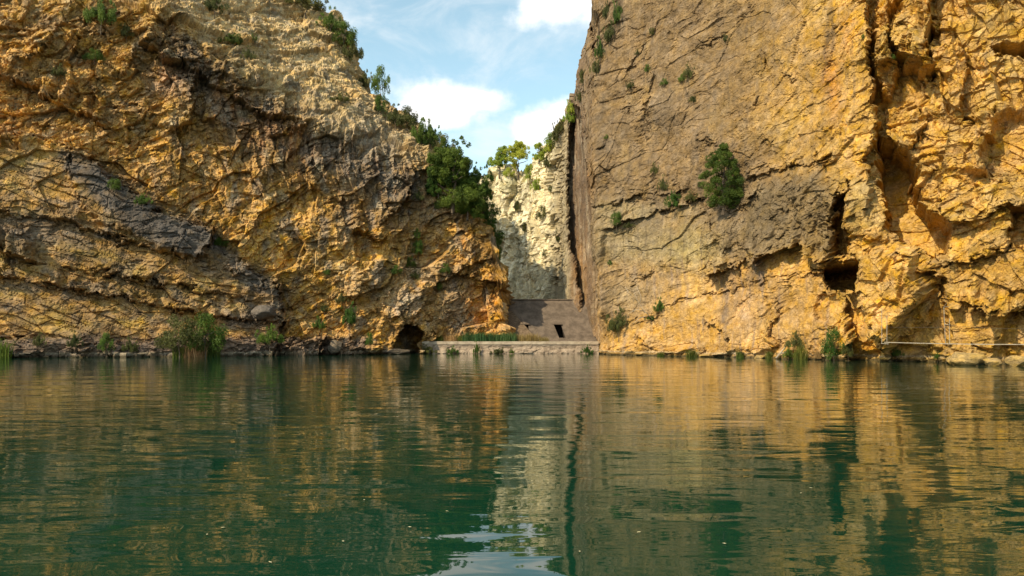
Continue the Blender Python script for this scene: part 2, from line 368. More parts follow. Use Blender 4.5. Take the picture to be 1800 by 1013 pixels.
def left_colour(S, W, x, y, G, ids, tot):
    i1, i2, i3, il, e1 = ids
    col = np.zeros(S.shape + (3,), f32) + np.array(OCH, f32)
    col = mixc(col, GOLD, sst(-.2, .4, fbm(S, W, 5, 4, 21)) * .6)
    col = mixc(col, CREAM, np.clip(sst(.1, .6, fbm(S, W, 2.5, 4, 25)) * .5 * sst(300, 600, x), 0, 1))
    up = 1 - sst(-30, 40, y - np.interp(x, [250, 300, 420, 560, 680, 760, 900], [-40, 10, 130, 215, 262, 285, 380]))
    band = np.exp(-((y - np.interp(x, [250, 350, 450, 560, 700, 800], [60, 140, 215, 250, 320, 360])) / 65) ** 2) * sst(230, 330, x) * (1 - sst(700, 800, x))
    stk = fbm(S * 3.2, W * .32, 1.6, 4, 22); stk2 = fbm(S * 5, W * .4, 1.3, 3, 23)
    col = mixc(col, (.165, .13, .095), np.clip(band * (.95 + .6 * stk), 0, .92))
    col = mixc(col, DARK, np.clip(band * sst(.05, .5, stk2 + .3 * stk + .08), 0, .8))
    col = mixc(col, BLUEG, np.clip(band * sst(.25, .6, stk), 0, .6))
    orr = np.clip(blob(x, y, 395, 185, 22, 30) + blob(x, y, 845, 545, 50, 55) * .8 + blob(x, y, 450, 235, 60, 40) * .5 + blob(x, y, 525, 255, 18, 40) + blob(x, y, 815, 425, 8, 30)
                  + blob(x, y, 20, 260, 30, 90) * .8 + blob(x, y, 200, 330, 40, 20) * .4, 0, 1)
    col = mixc(col, (.56, .25, .06), orr * (.55 + .35 * np.clip(stk * 2, -1, 1)))
    col = mixc(col, PINK, np.clip(blob(x, y, 290, 140, 32, 28), 0, 1) * .9)
    col = mixc(col, (.62, .38, .09), np.clip(blob(x, y, 265, 20, 20, 40) + blob(x, y, 620, 470, 90, 50) * .8 + blob(x, y, 810, 395, 40, 40) * .5 + blob(x, y, 480, 430, 90, 60) * .7, 0, 1) * .75)
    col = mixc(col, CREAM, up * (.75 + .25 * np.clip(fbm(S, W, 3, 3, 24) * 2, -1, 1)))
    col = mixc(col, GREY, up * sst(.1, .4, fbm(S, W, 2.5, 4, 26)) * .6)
    gz = np.clip(blob(x, y, 610, 390, 12, 55) + blob(x, y, 790, 370, 50, 25) * .7 + blob(x, y, 715, 530, 40, 35) * .9 + blob(x, y, 620, 495, 30, 30) * .7 + blob(x, y, 650, 250, 50, 60) * .7 + blob(x, y, 690, 320, 12, 60) * .7
                 + blob(x, y, 800, 540, 25, 60) * .8 + blob(x, y, 740, 480, 60, 25) * .6, 0, 1)
    col = mixc(col, (.27, .225, .17), gz * .85)
    col = mixc(col, (.20, .13, .07), sst(.12, .45, fbm(S, W * .7, 2.2, 5, 34)) * .55 * (1 - up))
    col = mixc(col, (.55, .31, .07), sst(.15, .5, fbm(S, W * .7, 1.8, 4, 35)) * .5 * (1 - up))
    col = mixc(col, (.46, .21, .06), sst(.2, .5, stk) * .4 * (1 - up))
    col = mixc(col, (.23, .19, .145), sst(.12, .4, fbm(S * 1.4, W * .6, 3, 4, 36)) * .7 * (1 - up) * sst(120, 420, x))
    col = mixc(col, (.50, .42, .27), sst(.2, .5, fbm(S, W, 2.6, 4, 37)) * .5 * (1 - up))
    # lower left mass
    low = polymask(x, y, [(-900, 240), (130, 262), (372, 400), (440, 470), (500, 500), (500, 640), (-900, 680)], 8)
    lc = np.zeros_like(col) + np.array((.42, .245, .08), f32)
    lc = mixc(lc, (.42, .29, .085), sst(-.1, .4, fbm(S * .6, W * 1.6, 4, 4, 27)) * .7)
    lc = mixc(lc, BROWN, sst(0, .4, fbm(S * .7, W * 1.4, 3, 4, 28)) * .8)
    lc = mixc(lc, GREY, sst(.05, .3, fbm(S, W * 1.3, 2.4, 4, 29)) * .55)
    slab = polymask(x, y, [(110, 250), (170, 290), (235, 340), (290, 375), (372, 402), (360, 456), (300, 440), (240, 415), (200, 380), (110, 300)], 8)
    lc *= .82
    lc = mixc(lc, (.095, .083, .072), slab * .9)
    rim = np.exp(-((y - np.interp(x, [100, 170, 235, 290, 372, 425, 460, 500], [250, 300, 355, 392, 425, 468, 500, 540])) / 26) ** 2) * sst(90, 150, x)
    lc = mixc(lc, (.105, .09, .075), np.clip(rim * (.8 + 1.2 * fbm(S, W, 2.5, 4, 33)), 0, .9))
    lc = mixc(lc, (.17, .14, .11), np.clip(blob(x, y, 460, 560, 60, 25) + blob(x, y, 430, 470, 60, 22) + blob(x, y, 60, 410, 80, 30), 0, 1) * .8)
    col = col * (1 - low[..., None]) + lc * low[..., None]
    # upper left darkened with patchy brown, its shade put into the colour
    ul = np.clip((1 - sst(150, 380, x)) * (1 - sst(150, 330, y)), 0, 1)
    col = mixc(col, BROWN, ul * sst(-.15, .35, fbm(S, W, 3, 4, 30)) * .75)
    col = mixc(col, BROWN, sst(.05, .45, fbm(S, W, 1.8, 5, 31)) * .5 * (1 - up))
    # the low bank along the water, silt grey
    bank = sst(588, 600, y) * (1 - sst(640, 665, x))
    col = mixc(col, (.17, .12, .09), bank * .85)
    col *= (.78 + .44 * i2)[..., None] * (.86 + .28 * i3)[..., None] * (.88 + .24 * i1)[..., None]
    tide = np.exp(-((G[..., 2] - .42 - .06 * fbm(S, W, 3, 2, 40)) / .10) ** 2)
    col = mixc(col, (.42, .36, .24), tide * .55)
    wl = (1 - sst(.08, .32, G[..., 2] + .05 * fbm(S, W, 1, 3, 41)))
    return mixc(col, (.06, .05, .025), wl * .9)
mrock = rock_mat('weathered limestone', 1.0)
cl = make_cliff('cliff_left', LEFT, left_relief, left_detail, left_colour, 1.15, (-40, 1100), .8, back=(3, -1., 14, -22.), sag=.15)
cl.data.materials.append(mrock)

# ================================================================== RIGHT CLIFF
RIGHT = [(915, 127, 940, 285, 133, 950, 268, 135), (944, 122.5, 967, 262, 128, 970, 248, 130), (966, 117.5, 986, 235, 124, 987, 218, 126), (980, 114.5, 1000, 205, 120, 1003, 180, 122),
         (996, 110.5, 1010, 180, 117, 1016, 150, 120), (1032, 105, 1018, 150, 112, 1030, 100, 116), (1044, 101, 1022, 130, 108, 1036, 50, 112), (1056, 97, 1032, 110, 103, 1042, 10, 108),
         (1066, 92.5, 1042, 70, 97, 1052, -60, 102), (1100, 90.5, 1090, 0, 95, 1090, -120, 100), (1200, 84, 1190, -60, 90, 1190, -200, 98), (1350, 74, 1345, -80, 80, 1345, -220, 90),
         (1440, 67.5, 1438, -80, 73, 1438, -240, 84), (1500, 63.5, 1500, -80, 69, 1500, -260, 80), (1560, 61.5, 1560, -80, 66, 1560, -260, 78), (1650, 58, 1650, -80, 62, 1650, -280, 74),
         (1800, 54, 1800, -100, 57, 1800, -300, 70), (2200, 44, 2200, -200, 46, 2200, -500, 60), (3200, 32, 3200, -500, 33, 3200, -900, 44)]
def right_relief(r):
    r.hstep([(1036, 364), (1070, 360), (1104, 352), (1130, 344), (1148, 343), (1172, 340), (1215, 336)], .55, 60, .15, crack=.35, edge=1.6)
    r.hstep([(1060, 402), (1090, 396), (1117, 388), (1148, 378), (1180, 369), (1221, 357), (1250, 345)], .8, 30, .2, crack=.25, edge=1.6)
    r.hstep([(1268, 362), (1285, 376), (1310, 362), (1335, 340)], .6, 20, .1, crack=.2, taper=8)
    r.hstep([(1295, 320), (1309, 316), (1348, 304), (1400, 289), (1413, 293), (1471, 278), (1530, 266)], .6, 60, .2, crack=.4, edge=1.6)
    r.hstep([(1235, 484), (1245, 481), (1275, 470), (1294, 466), (1316, 455), (1322, 447), (1333, 460), (1345, 456), (1363, 445), (1380, 436), (1404, 428), (1425, 442), (1442, 459), (1470, 455), (1512, 450)], 1.7, 110, .8, edge=1.8, taper=20)
    r.hstep([(1090, 575), (1152, 556), (1176, 535), (1214, 524), (1256, 516), (1297, 511), (1345, 493), (1400, 483), (1440, 476)], .25, 30, 0, crack=.3, edge=1.5)
    r.hstep([(1330, 520), (1380, 495), (1440, 478)], .3, 14, 0, crack=.2, edge=1.4)
    r.hstep([(1340, 385), (1390, 372), (1440, 352), (1470, 345)], .3, 40, 0, crack=.15)
    r.vstep([(1240, 560), (1262, 578), (1284, 600), (1292, 622)], .9, 30, 1, crack=.6, taper=8)
    r.vstep([(1118, 588), (1130, 604), (1150, 622)], .6, 24, 1, crack=.5, taper=6)
    r.vstep([(1372, 530), (1365, 570), (1360, 590), (1372, 615)], 1.0, 30, -1, crack=.6, taper=8)
    r.poly([(1009, 180), (1024, 195), (1034, 330), (1047, 470), (1060, 560), (1080, 640), (1034, 640), (1018, 540), (1003, 430), (1000, 300)], -5.5, 4)
    r.vstep([(1030, 120), (1034, 230), (1044, 300), (1040, 380), (1056, 470), (1062, 560)], 1.2, 14, 1, taper=20, edge=3)
    r.poly([(1037, 15), (1046, 20), (1050, 85), (1040, 90)], -3, 2)
    r.vstep([(1060, 340), (1045, 400), (1052, 470), (1062, 560), (1068, 630)], .9, 26, 1, crack=.2, taper=20)
    r.poly([(1046, 380), (1068, 400), (1058, 470), (1064, 560), (1075, 640), (1045, 640), (1040, 500)], .7, 5)
    for a, b in [((1100, 130), (1140, 70)), ((1130, 215), (1150, 120)), ((1190, 150), (1235, 125)), ((1320, 195), (1330, 165)), ((1340, 130), (1345, 90)), ((1225, 85), (1270, 65)), ((1290, 28), (1320, 12)),
                 ((1096, 160), (1130, 155)), ((1098, 195), (1112, 182)), ((1230, 240), (1270, 258)), ((1370, 122), (1400, 142)), ((1055, 290), (1075, 300)), ((1052, 262), (1068, 255)), ((1100, 500), (1150, 482)), ((1340, 255), (1370, 245))]:
        if abs(a[1] - b[1]) < .8 * abs(a[0] - b[0]): r.hstep([a, ((a[0] + b[0]) / 2, (a[1] + b[1]) / 2 + 3), b], .35, 12, 0, crack=.3, edge=1.2, taper=5)
        else: r.vstep([a, b], .3, 14, -1, crack=.3, edge=1.2, taper=5)
    # recesses, pillars and boulders of the sunlit end
    ex = np.interp(r.py, [-150, 0, 50, 150, 200, 235, 265, 300], [1512, 1515, 1527, 1532, 1537, 1540, 1524, 1530])
    r.d -= (4.6 * sst(-3, 3, r.px - ex) * (1 - sst(200, 460, r.py))).astype(f32)
    r.poly([(1533, 40), (1568, 36), (1572, 110), (1560, 160), (1545, 165), (1536, 110)], 2.2, 4, 10)
    r.vstep([(1583, -80), (1583, 40), (1577, 112)], 1.6, 30, -1, taper=10)
    r.vstep([(1636, -80), (1636, 60), (1626, 115)], 2.4, 50, -1, taper=10)
    r.vstep([(1690, 60), (1700, 120), (1690, 200)], 1.8, 50, -1, taper=10)
    r.vstep([(1605, 170), (1615, 215), (1602, 260)], 1.8, 40, -1, taper=10)
    r.hstep([(1570, 110), (1600, 114), (1636, 110)], 1.4, 40, .5, taper=8)
    r.poly([(1575, -60), (1568, 60), (1572, 110), (1582, 112), (1580, 30), (1590, -60)], -3.0, 3)
    r.poly([(1541, 225), (1568, 248), (1602, 262), (1612, 345), (1643, 380), (1663, 400), (1662, 450), (1594, 433), (1563, 404), (1553, 335)], -7.0, 7)
    r.poly([(1494, 320), (1470, 350), (1460, 390), (1462, 452), (1502, 452), (1496, 400), (1482, 370), (1486, 345)], -5.0, 3)
    r.poly([(1490, 340), (1505, 315), (1545, 312), (1552, 350), (1556, 400), (1565, 425), (1545, 430), (1500, 410), (1484, 370)], 1.0, 4, 14)
    r.poly([(1508, 470), (1530, 445), (1560, 440), (1610, 438), (1640, 462), (1650, 500), (1640, 560), (1600, 600), (1550, 598), (1520, 560), (1508, 520)], 1.6, 5, 28)
    r.vstep([(1618, 440), (1622, 480), (1636, 512), (1600, 545), (1578, 570), (1572, 620)], 2.6, 90, -1, taper=14)
    r.poly([(1622, 470), (1655, 490), (1668, 540), (1664, 640), (1560, 640), (1575, 575), (1600, 545), (1636, 512)], -2.2, 7)
    r.hole([(1444, 478), (1478, 468), (1509, 462), (1510, 513), (1462, 514), (1450, 500)], -10, 1.6)
    r.poly([(1418, 480), (1450, 468), (1510, 455), (1512, 470), (1450, 486)], -1.3, 3)
    r.poly([(1484, 514), (1506, 514), (1520, 560), (1548, 602), (1552, 645), (1500, 645), (1490, 560)], -3.5, 3)
    r.poly([(1435, 520), (1488, 514), (1486, 560), (1470, 575), (1440, 560)], -.9, 4)
    r.poly([(1590, -80), (1640, -60), (1636, 60), (1620, 112), (1588, 108), (1580, 60)], 1.2, 4, 14)
    r.poly([(1545, 40), (1568, 38), (1570, 105), (1550, 118), (1538, 100)], .9, 4, 12)
    r.poly([(1632, 0), (1642, 0), (1640, 115), (1630, 120)], -3.5, 3)
    r.poly([(1606, 300), (1640, 290), (1652, 320), (1640, 350), (1618, 340)], -1.0, 4)
    r.poly([(1745, 205), (1780, 180), (1860, 190), (1860, 300), (1785, 305), (1715, 312), (1735, 262)], -1.8, 14)
    r.vstep([(1756, 190), (1742, 240), (1722, 305)], 2.2, 70, -1, taper=14)
    r.poly([(1660, 405), (1700, 385), (1770, 365), (1860, 345), (1860, 400), (1775, 395), (1770, 435), (1730, 450), (1700, 460), (1670, 460)], .4, 4)
    r.poly([(1772, 370), (1860, 352), (1860, 440), (1780, 445)], -4, 4)
    r.poly([(1745, 55), (1800, 45), (1860, 40), (1860, 75), (1760, 75)], -4, 4)
    r.hstep([(1660, 402), (1700, 388), (1730, 378), (1760, 365), (1860, 345)], 1.3, 60, .6, taper=10)
    r.hstep([(1640, 470), (1680, 462), (1730, 450), (1800, 440), (1860, 436)], .5, 30, .2, crack=.5, taper=8)
    r.hstep([(1664, 535), (1700, 538), (1750, 548), (1800, 548), (1860, 548)], 1.5, 60, .7, taper=10)
    r.vstep([(1655, 300), (1640, 260), (1650, 350), (1662, 400)], 1.8, 50, 1, taper=15)
    r.poly([(1775, 545), (1860, 520), (1860, 660), (1740, 660), (1750, 610)], -1.6, 8)
    r.poly([(1550, 612), (1700, 614), (1860, 618), (1860, 660), (1550, 660)], -.9, 4)
    r.poly([(1655, 612), (1690, 606), (1730, 622), (1740, 645), (1650, 645)], 1.2, 4, 8)
    r.poly([(1066, 616), (1240, 616), (1300, 618), (1420, 622), (1420, 660), (1066, 660)], .35, 2)
def right_detail(S, W, x, y):
    sx, sy = S + fbm(S, W, 5, 2, 105) * .8, W + fbm(S, W, 5, 2, 106) * .8
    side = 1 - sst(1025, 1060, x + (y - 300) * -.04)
    rug = sst(1500, 1560, x)
    h1, i1, e1 = facet(sx, sy, 9, 6.0, 20, 101); h2, i2, e2 = facet(sx, sy, 3.4, 1.9, 16, 102)
    h3, i3, e3 = facet(sx, sy, 1.1, .7, 22, 103); h4, i4, e4 = facet(S, W, .42, .3, 15, 104)
    hv, iv, ev = facet(sx, sy, 1.1, 4.4, 3, 110); hw, iw, ew = facet(sx, sy, .6, 1.6, 5, 111)
    sm = fbm(S, W, 5, 5, 112, .5) * .45 + h1 * .26 + fbm(S, W, 11, 2, 131) * 1.0 + (facet(sx, sy, 2.4, .6, 19, 133)[0] * .12 + facet(S, W, .9, .25, 24, 134)[0] * .05) * sst(-.25, .45, fbm(S, W, 5, 3, 136)) + facet(sx, sy, 1.6, 1.3, -20, 137)[0] * .07 + h2 * .12 + h3 * .05 + h4 * .045 + fbm(S, W, .9, 4, 132, .7) * .10
    patch = sst(.1, .5, fbm(S, W, 5, 3, 113))
    sm = sm + patch * (h2 * .15 + h3 * .15 + h4 * .07)
    sm -= .04 * (1 - sst(0, .05, e1 + .02 * fbm(S, W, .4, 2, 114)))
    top = 1 - sst(180, 330, y)
    rg = h1 * .6 + (h2 * .6 + h3 * .34 + h4 * .14) * (1 - top * .4) + top * (hv * .9 + hw * .4 + h3 * .15) + fbm(S, W, 2.2, 5, 115, .55, True) * .2 * top + fbm(S, W, 1.6, 5, 116, .55) * .15 + facet(sx, sy, 5, 3, -30, 118)[0] * .9
    lowr = sst(400, 470, y)
    rg = rg * (1 - .35 * lowr)
    gold = sst(1380, 1480, x) * (1 - rug)
    sd = facet(sx, sy, 5, 22, 4, 130)[0] * .9 + hv * .25 + h3 * .08 + fbm(S * .8, W * .35, 2, 4, 117, .5, True) * .35
    farm = 1 - sst(984, 1000, x)
    sd = sd * (1 - farm) + farm * (facet(sx, sy, 2.2, 5, -8, 135)[0] * 1.1 + h2 * .5 + h3 * .35 + h4 * .15)
    d = sm * (1 - rug) + rg * rug + gold * (h3 * .1 + h2 * .12)
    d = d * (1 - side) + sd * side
    return d, (i1, i2, i3, iv, side, rug)
def right_colour(S, W, x, y, G, ids, tot):
    i1, i2, i3, iv, side, rug = ids
    col = np.zeros(S.shape + (3,), f32) + np.array(GOLD, f32)
    nz = fbm(S, W, 4, 4, 121); stk = fbm(S * 3, W * .25, 1.8, 4, 122); stk2 = fbm(S * 4.5, W * .3, 1.5, 4, 123)
    col = mixc(col, (.40, .26, .075), sst(-.2, .4, nz) * .6)
    # grey patina of the big slab
    pat = (1 - sst(-170, 120, x - np.interp(y, [-200, 0, 100, 230, 300, 400, 460, 620], [1430, 1410, 1405, 1385, 1450, 1440, 1400, 1300]) + nz * 70))
    upm = 1 - sst(-25, 25, y - np.interp(x, [1000, 1066, 1160, 1245, 1320, 1400, 1460, 1520], [620, 575, 540, 480, 456, 430, 400, 380]) + nz * 22)
    pat = pat * (upm * .93 + .07)
    col = mixc(col, (.195, .132, .068), pat * .96)
    col = mixc(col, (.26, .175, .075), pat * sst(.1, .5, fbm(S, W * .7, 3.2, 4, 124)) * .6)
    col = mixc(col, (.155, .118, .078), pat * sst(.0, .5, fbm(S, W * .5, 6, 4, 125)) * .6)
    col = mixc(col, (.30, .235, .125), pat * np.clip(blob(x, y, 1080, 420, 50, 60) + blob(x, y, 1180, 440, 90, 50) * .8 + blob(x, y, 1095, 370, 60, 14) + blob(x, y, 1200, 365, 20, 10), 0, 1) * .7)
    col = mixc(col, (.44, .35, .13), np.clip(blob(x, y, 1215, 460, 60, 60), 0, 1) * .45)
    col = mixc(col, (.11, .08, .05), pat * sst(.1, .5, stk) * .55)
    col = mixc(col, (.30, .20, .09), pat * sst(.15, .5, fbm(S, W, 2.2, 4, 129)) * .5)
    g2 = polymask(x, y, [(1330, 330), (1440, 300), (1470, 345), (1460, 455), (1425, 440), (1400, 428), (1340, 455), (1320, 445), (1300, 400)], 14)
    col = mixc(col, (.16, .12, .066), g2 * .75)
    g3 = polymask(x, y, [(1485, 345), (1505, 315), (1545, 312), (1552, 400), (1500, 408)], 8); col = mixc(col, (.33, .24, .10), g3 * .6)
    # stains and pale scars of the lower wall
    lw = sst(440, 490, y) * (1 - sst(1440, 1480, x))
    col = mixc(col, (.40, .235, .08), lw * .6)
    col = mixc(col, (.48, .32, .18), np.clip(blob(x, y, 1312, 550, 24, 40), 0, 1) * .7)
    col = mixc(col, (.22, .16, .12), lw * sst(.12, .5, stk) * .65)
    col = mixc(col, (.14, .11, .09), np.clip(blob(x, y, 1275, 545, 6, 70) + blob(x, y, 1330, 470, 10, 35) + blob(x, y, 1290, 490, 8, 50) * .7, 0, 1) * .75)
    col = mixc(col, (.30, .25, .16), np.clip(blob(x, y, 1100, 520, 60, 40), 0, 1) * .5)
    # water streaks on the golden end
    up = (1 - sst(220, 330, y)) * sst(1400, 1460, x)
    col = mixc(col, BROWN, up * sst(.12, .45, stk2) * .6)
    col = mixc(col, DARK, up * np.clip(blob(x, y, 1452, 90, 5, 80) + blob(x, y, 1462, 60, 5, 60), 0, 1) * .7)
    col = mixc(col, ORANGE, np.clip(blob(x, y, 1465, 150, 16, 60) + blob(x, y, 1490, 70, 14, 40) * .6, 0, 1) * .45)
    col = mixc(col, BROWN, rug * sst(.1, .5, fbm(S, W, 2.5, 4, 126)) * .55)
    col = mixc(col, (.48, .30, .065), rug * sst(.1, .5, fbm(S, W, 4, 3, 127)) * .5)
    # gorge side
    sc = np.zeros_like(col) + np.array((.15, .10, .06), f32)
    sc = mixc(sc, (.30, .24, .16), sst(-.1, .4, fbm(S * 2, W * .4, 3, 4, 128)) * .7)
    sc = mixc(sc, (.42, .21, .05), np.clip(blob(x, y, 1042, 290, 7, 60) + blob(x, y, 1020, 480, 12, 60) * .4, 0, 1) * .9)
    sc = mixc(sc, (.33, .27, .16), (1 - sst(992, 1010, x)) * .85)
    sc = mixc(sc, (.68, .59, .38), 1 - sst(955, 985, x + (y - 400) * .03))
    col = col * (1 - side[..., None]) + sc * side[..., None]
    col *= (.86 + .28 * i2)[..., None] * (.88 + .24 * i3)[..., None] * (.92 + .16 * i1)[..., None]
    tide = np.exp(-((G[..., 2] - .42 - .06 * fbm(S, W, 3, 2, 40)) / .10) ** 2)
    col = mixc(col, (.42, .36, .24), tide * .55)
    wl = (1 - sst(.08, .32, G[..., 2] + .05 * fbm(S, W, 1, 3, 41)))
    return mixc(col, (.06, .05, .025), wl * .9)
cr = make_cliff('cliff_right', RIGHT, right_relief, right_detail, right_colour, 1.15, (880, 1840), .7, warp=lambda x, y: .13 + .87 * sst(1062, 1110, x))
cr.data.materials.append(rock_mat('slab limestone', .8))

# ================================================================== FAR CLIFF
FAR = [(640, 150, 640, 370, 154, 640, 350, 158), (760, 145, 760, 345, 149, 760, 330, 153), (850, 139, 850, 325, 143, 850, 308, 146), (880, 135, 882, 318, 139, 882, 300, 142),
       (910, 132, 912, 318, 136, 914, 300, 139), (935, 129, 940, 310, 133, 942, 290, 136), (955, 127, 965, 280, 131, 968, 258, 134), (990, 126, 995, 240, 130, 998, 215, 133), (1030, 125, 1030, 200, 129, 1034, 165, 132), (1090, 124, 1090, 180, 128, 1090, 160, 132)]
def far_relief(r):
    r.vstep([(972, 420), (958, 480), (972, 560)], 1.4, 30, 1, crack=.4)
    r.vstep([(905, 330), (900, 380), (915, 440)], .8, 20, -1)
    r.hstep([(930, 400), (950, 380), (975, 350)], .8, 20, .2)
def far_detail(S, W, x, y):
    sx, sy = S + fbm(S, W, 3, 3, 205) * 1.4, W + fbm(S, W, 3, 3, 206) * 1.4
    h1, i1, e1 = facet(sx, sy, 4, 8, -10, 201); h2, i2, e2 = facet(sx, sy, 1.6, 3, -14, 202); h3, i3, e3 = facet(sx, sy, .8, 1.1, -10, 203)
    d = h1 * 1.3 + h2 * .9 + h3 * .4 + fbm(S, W, 2.5, 4, 207, .5, True) * .4
    return d, (i1, i2, i3)
def far_colour(S, W, x, y, G, ids, tot):
    i1, i2, i3 = ids
    col = np.zeros(S.shape + (3,), f32) + np.array((.70, .61, .40), f32)
    col = mixc(col, (.42, .36, .21), sst(-.1, .4, fbm(S, W, 4, 4, 221)) * .6)
    col = mixc(col, (.33, .27, .16), sst(965, 990, x) * .6)
    col = mixc(col, (.66, .60, .42), blob(x, y, 910, 420, 25, 100) * .6)
    col = mixc(col, (.22, .24, .07), (1 - sst(0, 55, y - np.interp(x, [850, 930, 1000], [310, 300, 215]))) * sst(-.1, .3, fbm(S, W, 2, 3, 222)) * .5)
    col *= (.85 + .3 * i2)[..., None] * (.88 + .24 * i3)[..., None]
    return col
cf = make_cliff('cliff_far', FAR, far_relief, far_detail, far_colour, 1.25, (820, 1100), .8)
cf.data.materials.append(rock_mat('pale limestone', 1.0))

# ================================================================== WATER AND GROUND
def grid_mesh(name, xs, ys, z):
    me = bpy.data.meshes.new(name)
    vs = [(x, y, z) for y in ys for x in xs]; nx = len(xs)
    fs = [(j * nx + i, j * nx + i + 1, (j + 1) * nx + i + 1, (j + 1) * nx + i) for j in range(len(ys) - 1) for i in range(nx - 1)]
    me.from_pydata(vs, [], fs); me.update()
    o = bpy.data.objects.new(name, me); C.objects.link(o); o['kind'] = 'structure'; return o
water = grid_mesh('water', [-300, 0, 300], [-120, 0, 108], 0.0)
m = bpy.data.materials.new('green river water'); m.use_nodes = True; t = NT(m.node_tree); t.n.clear()
out = t.node('ShaderNodeOutputMaterial'); b = t.node('ShaderNodeBsdfPrincipled'); g = t.node('ShaderNodeTexCoord'); o = g.outputs['Object']
b.inputs['Base Color'].default_value = (.004, .031, .015, 1); b.inputs['Roughness'].default_value = .015; b.inputs['IOR'].default_value = 1.333
swell = t.noise(t.mapping(o, (.22, .55, 1), (0, 0, R(4))), 1.0, 2, .5, .4)
rip = t.noise(t.mapping(o, (.7, 2.3, 1), (0, 0, R(-3))), 1.0, 2, .5, .6)
rip2 = t.noise(t.mapping(o, (2.2, 6.5, 1), (0, 0, R(6))), 1.0, 2, .5, .3)
hh = t.math('ADD', t.math('MULTIPLY', swell, .040), t.math('MULTIPLY', rip, .0065))
calm = t.ramp(t.noise(o, .07, 2, .5), .4, .62, .15, 1)
hh = t.math('ADD', hh, t.math('MULTIPLY', t.math('MULTIPLY', rip2, .0010), calm))
bp = t.node('ShaderNodeBump'); t.l.new(hh, bp.inputs['Height']); bp.inputs['Strength'].default_value = 1; bp.inputs['Distance'].default_value = 1.0
t.l.new(bp.outputs[0], b.inputs['Normal']); t.l.new(b.outputs[0], out.inputs[0])
water.data.materials.append(m)
bed = grid_mesh('ground', [-2500, 0, 2500], [-1500, 0, 3500], -2.6)
gm = bpy.data.materials.new('river gravel'); gm.use_nodes = True; t = NT(gm.node_tree); b = gm.node_tree.nodes['Principled BSDF']
g = t.node('ShaderNodeTexCoord'); cr_ = t.node('ShaderNodeValToRGB'); t.l.new(t.noise(g.outputs['Object'], .8, 8), cr_.inputs[0])
cr_.color_ramp.elements[0].color = (.05, .045, .03, 1); cr_.color_ramp.elements[1].color = (.22, .19, .13, 1); t.l.new(cr_.outputs[0], b.inputs['Base Color'])
bed.data.materials.append(gm)

# ------------------------------------------------------------------ object helpers
def tag(o, label, cat=None, group=None):
    o['label'] = label
    if cat: o['category'] = cat
    if group: o['group'] = group
    return o
def empty(name, loc, label, cat, group=None, rz=0, sc=(1, 1, 1)):
    o = bpy.data.objects.new(name, None); C.objects.link(o); o.location = loc; o.rotation_euler.z = rz; o.scale = sc
    o.empty_display_size = .1
    return tag(o, label, cat, group)
def mobj(name, verts, faces, mat, parent=None, smooth=False, tint=None):
    me = bpy.data.meshes.new(name); me.from_pydata([tuple(v) for v in verts], [], faces); me.update()
    if tint is not None:
        a = me.color_attributes.new('Tint', 'FLOAT_COLOR', 'POINT'); r = np.ones((len(verts), 4), f32); r[:, :3] = np.asarray(tint, f32)[:, None] if np.ndim(tint) == 1 else tint
        a.data.foreach_set('color', r.ravel())
    if smooth: me.polygons.foreach_set('use_smooth', np.ones(len(me.polygons), bool))
    if mat: me.materials.append(mat)
    o = bpy.data.objects.new(name, me); C.objects.link(o)
    if parent: o.parent = parent
    return o
def child_mesh(name, me, parent):
    o = bpy.data.objects.new(name, me); C.objects.link(o); o.parent = parent; return o
def tube(paths, n=6):
    """paths: list of [(point, radius), ...]; returns verts, faces of tapered tubes"""
    V = []; Fc = []
    for path in paths:
        base = len(V)
        for i, (p, r) in enumerate(path):
            a = Vector(path[max(i - 1, 0)][0]); c = Vector(path[min(i + 1, len(path) - 1)][0]); d = (c - a).normalized()
            u = d.orthogonal().normalized(); v = d.cross(u)
            for k in range(n):
                an = 2 * math.pi * k / n
                V.append(Vector(p) + (u * math.cos(an) + v * math.sin(an)) * r)
        for i in range(len(path) - 1):
            for k in range(n):
                Fc.append((base + i * n + k, base + i * n + (k + 1) % n, base + (i + 1) * n + (k + 1) % n, base + (i + 1) * n + k))
        Fc.append(tuple(base + k for k in reversed(range(n)))); Fc.append(tuple(base + (len(path) - 1) * n + k for k in range(n)))
    return V, Fc
def box(cx, cy, cz, sx, sy, sz):
    V = [(cx + a * sx / 2, cy + b_ * sy / 2, cz + c_ * sz / 2) for a in (-1, 1) for b_ in (-1, 1) for c_ in (-1, 1)]
    return V, [(0, 1, 3, 2), (4, 6, 7, 5), (0, 4, 5, 1), (2, 3, 7, 6), (0, 2, 6, 4), (1, 5, 7, 3)]

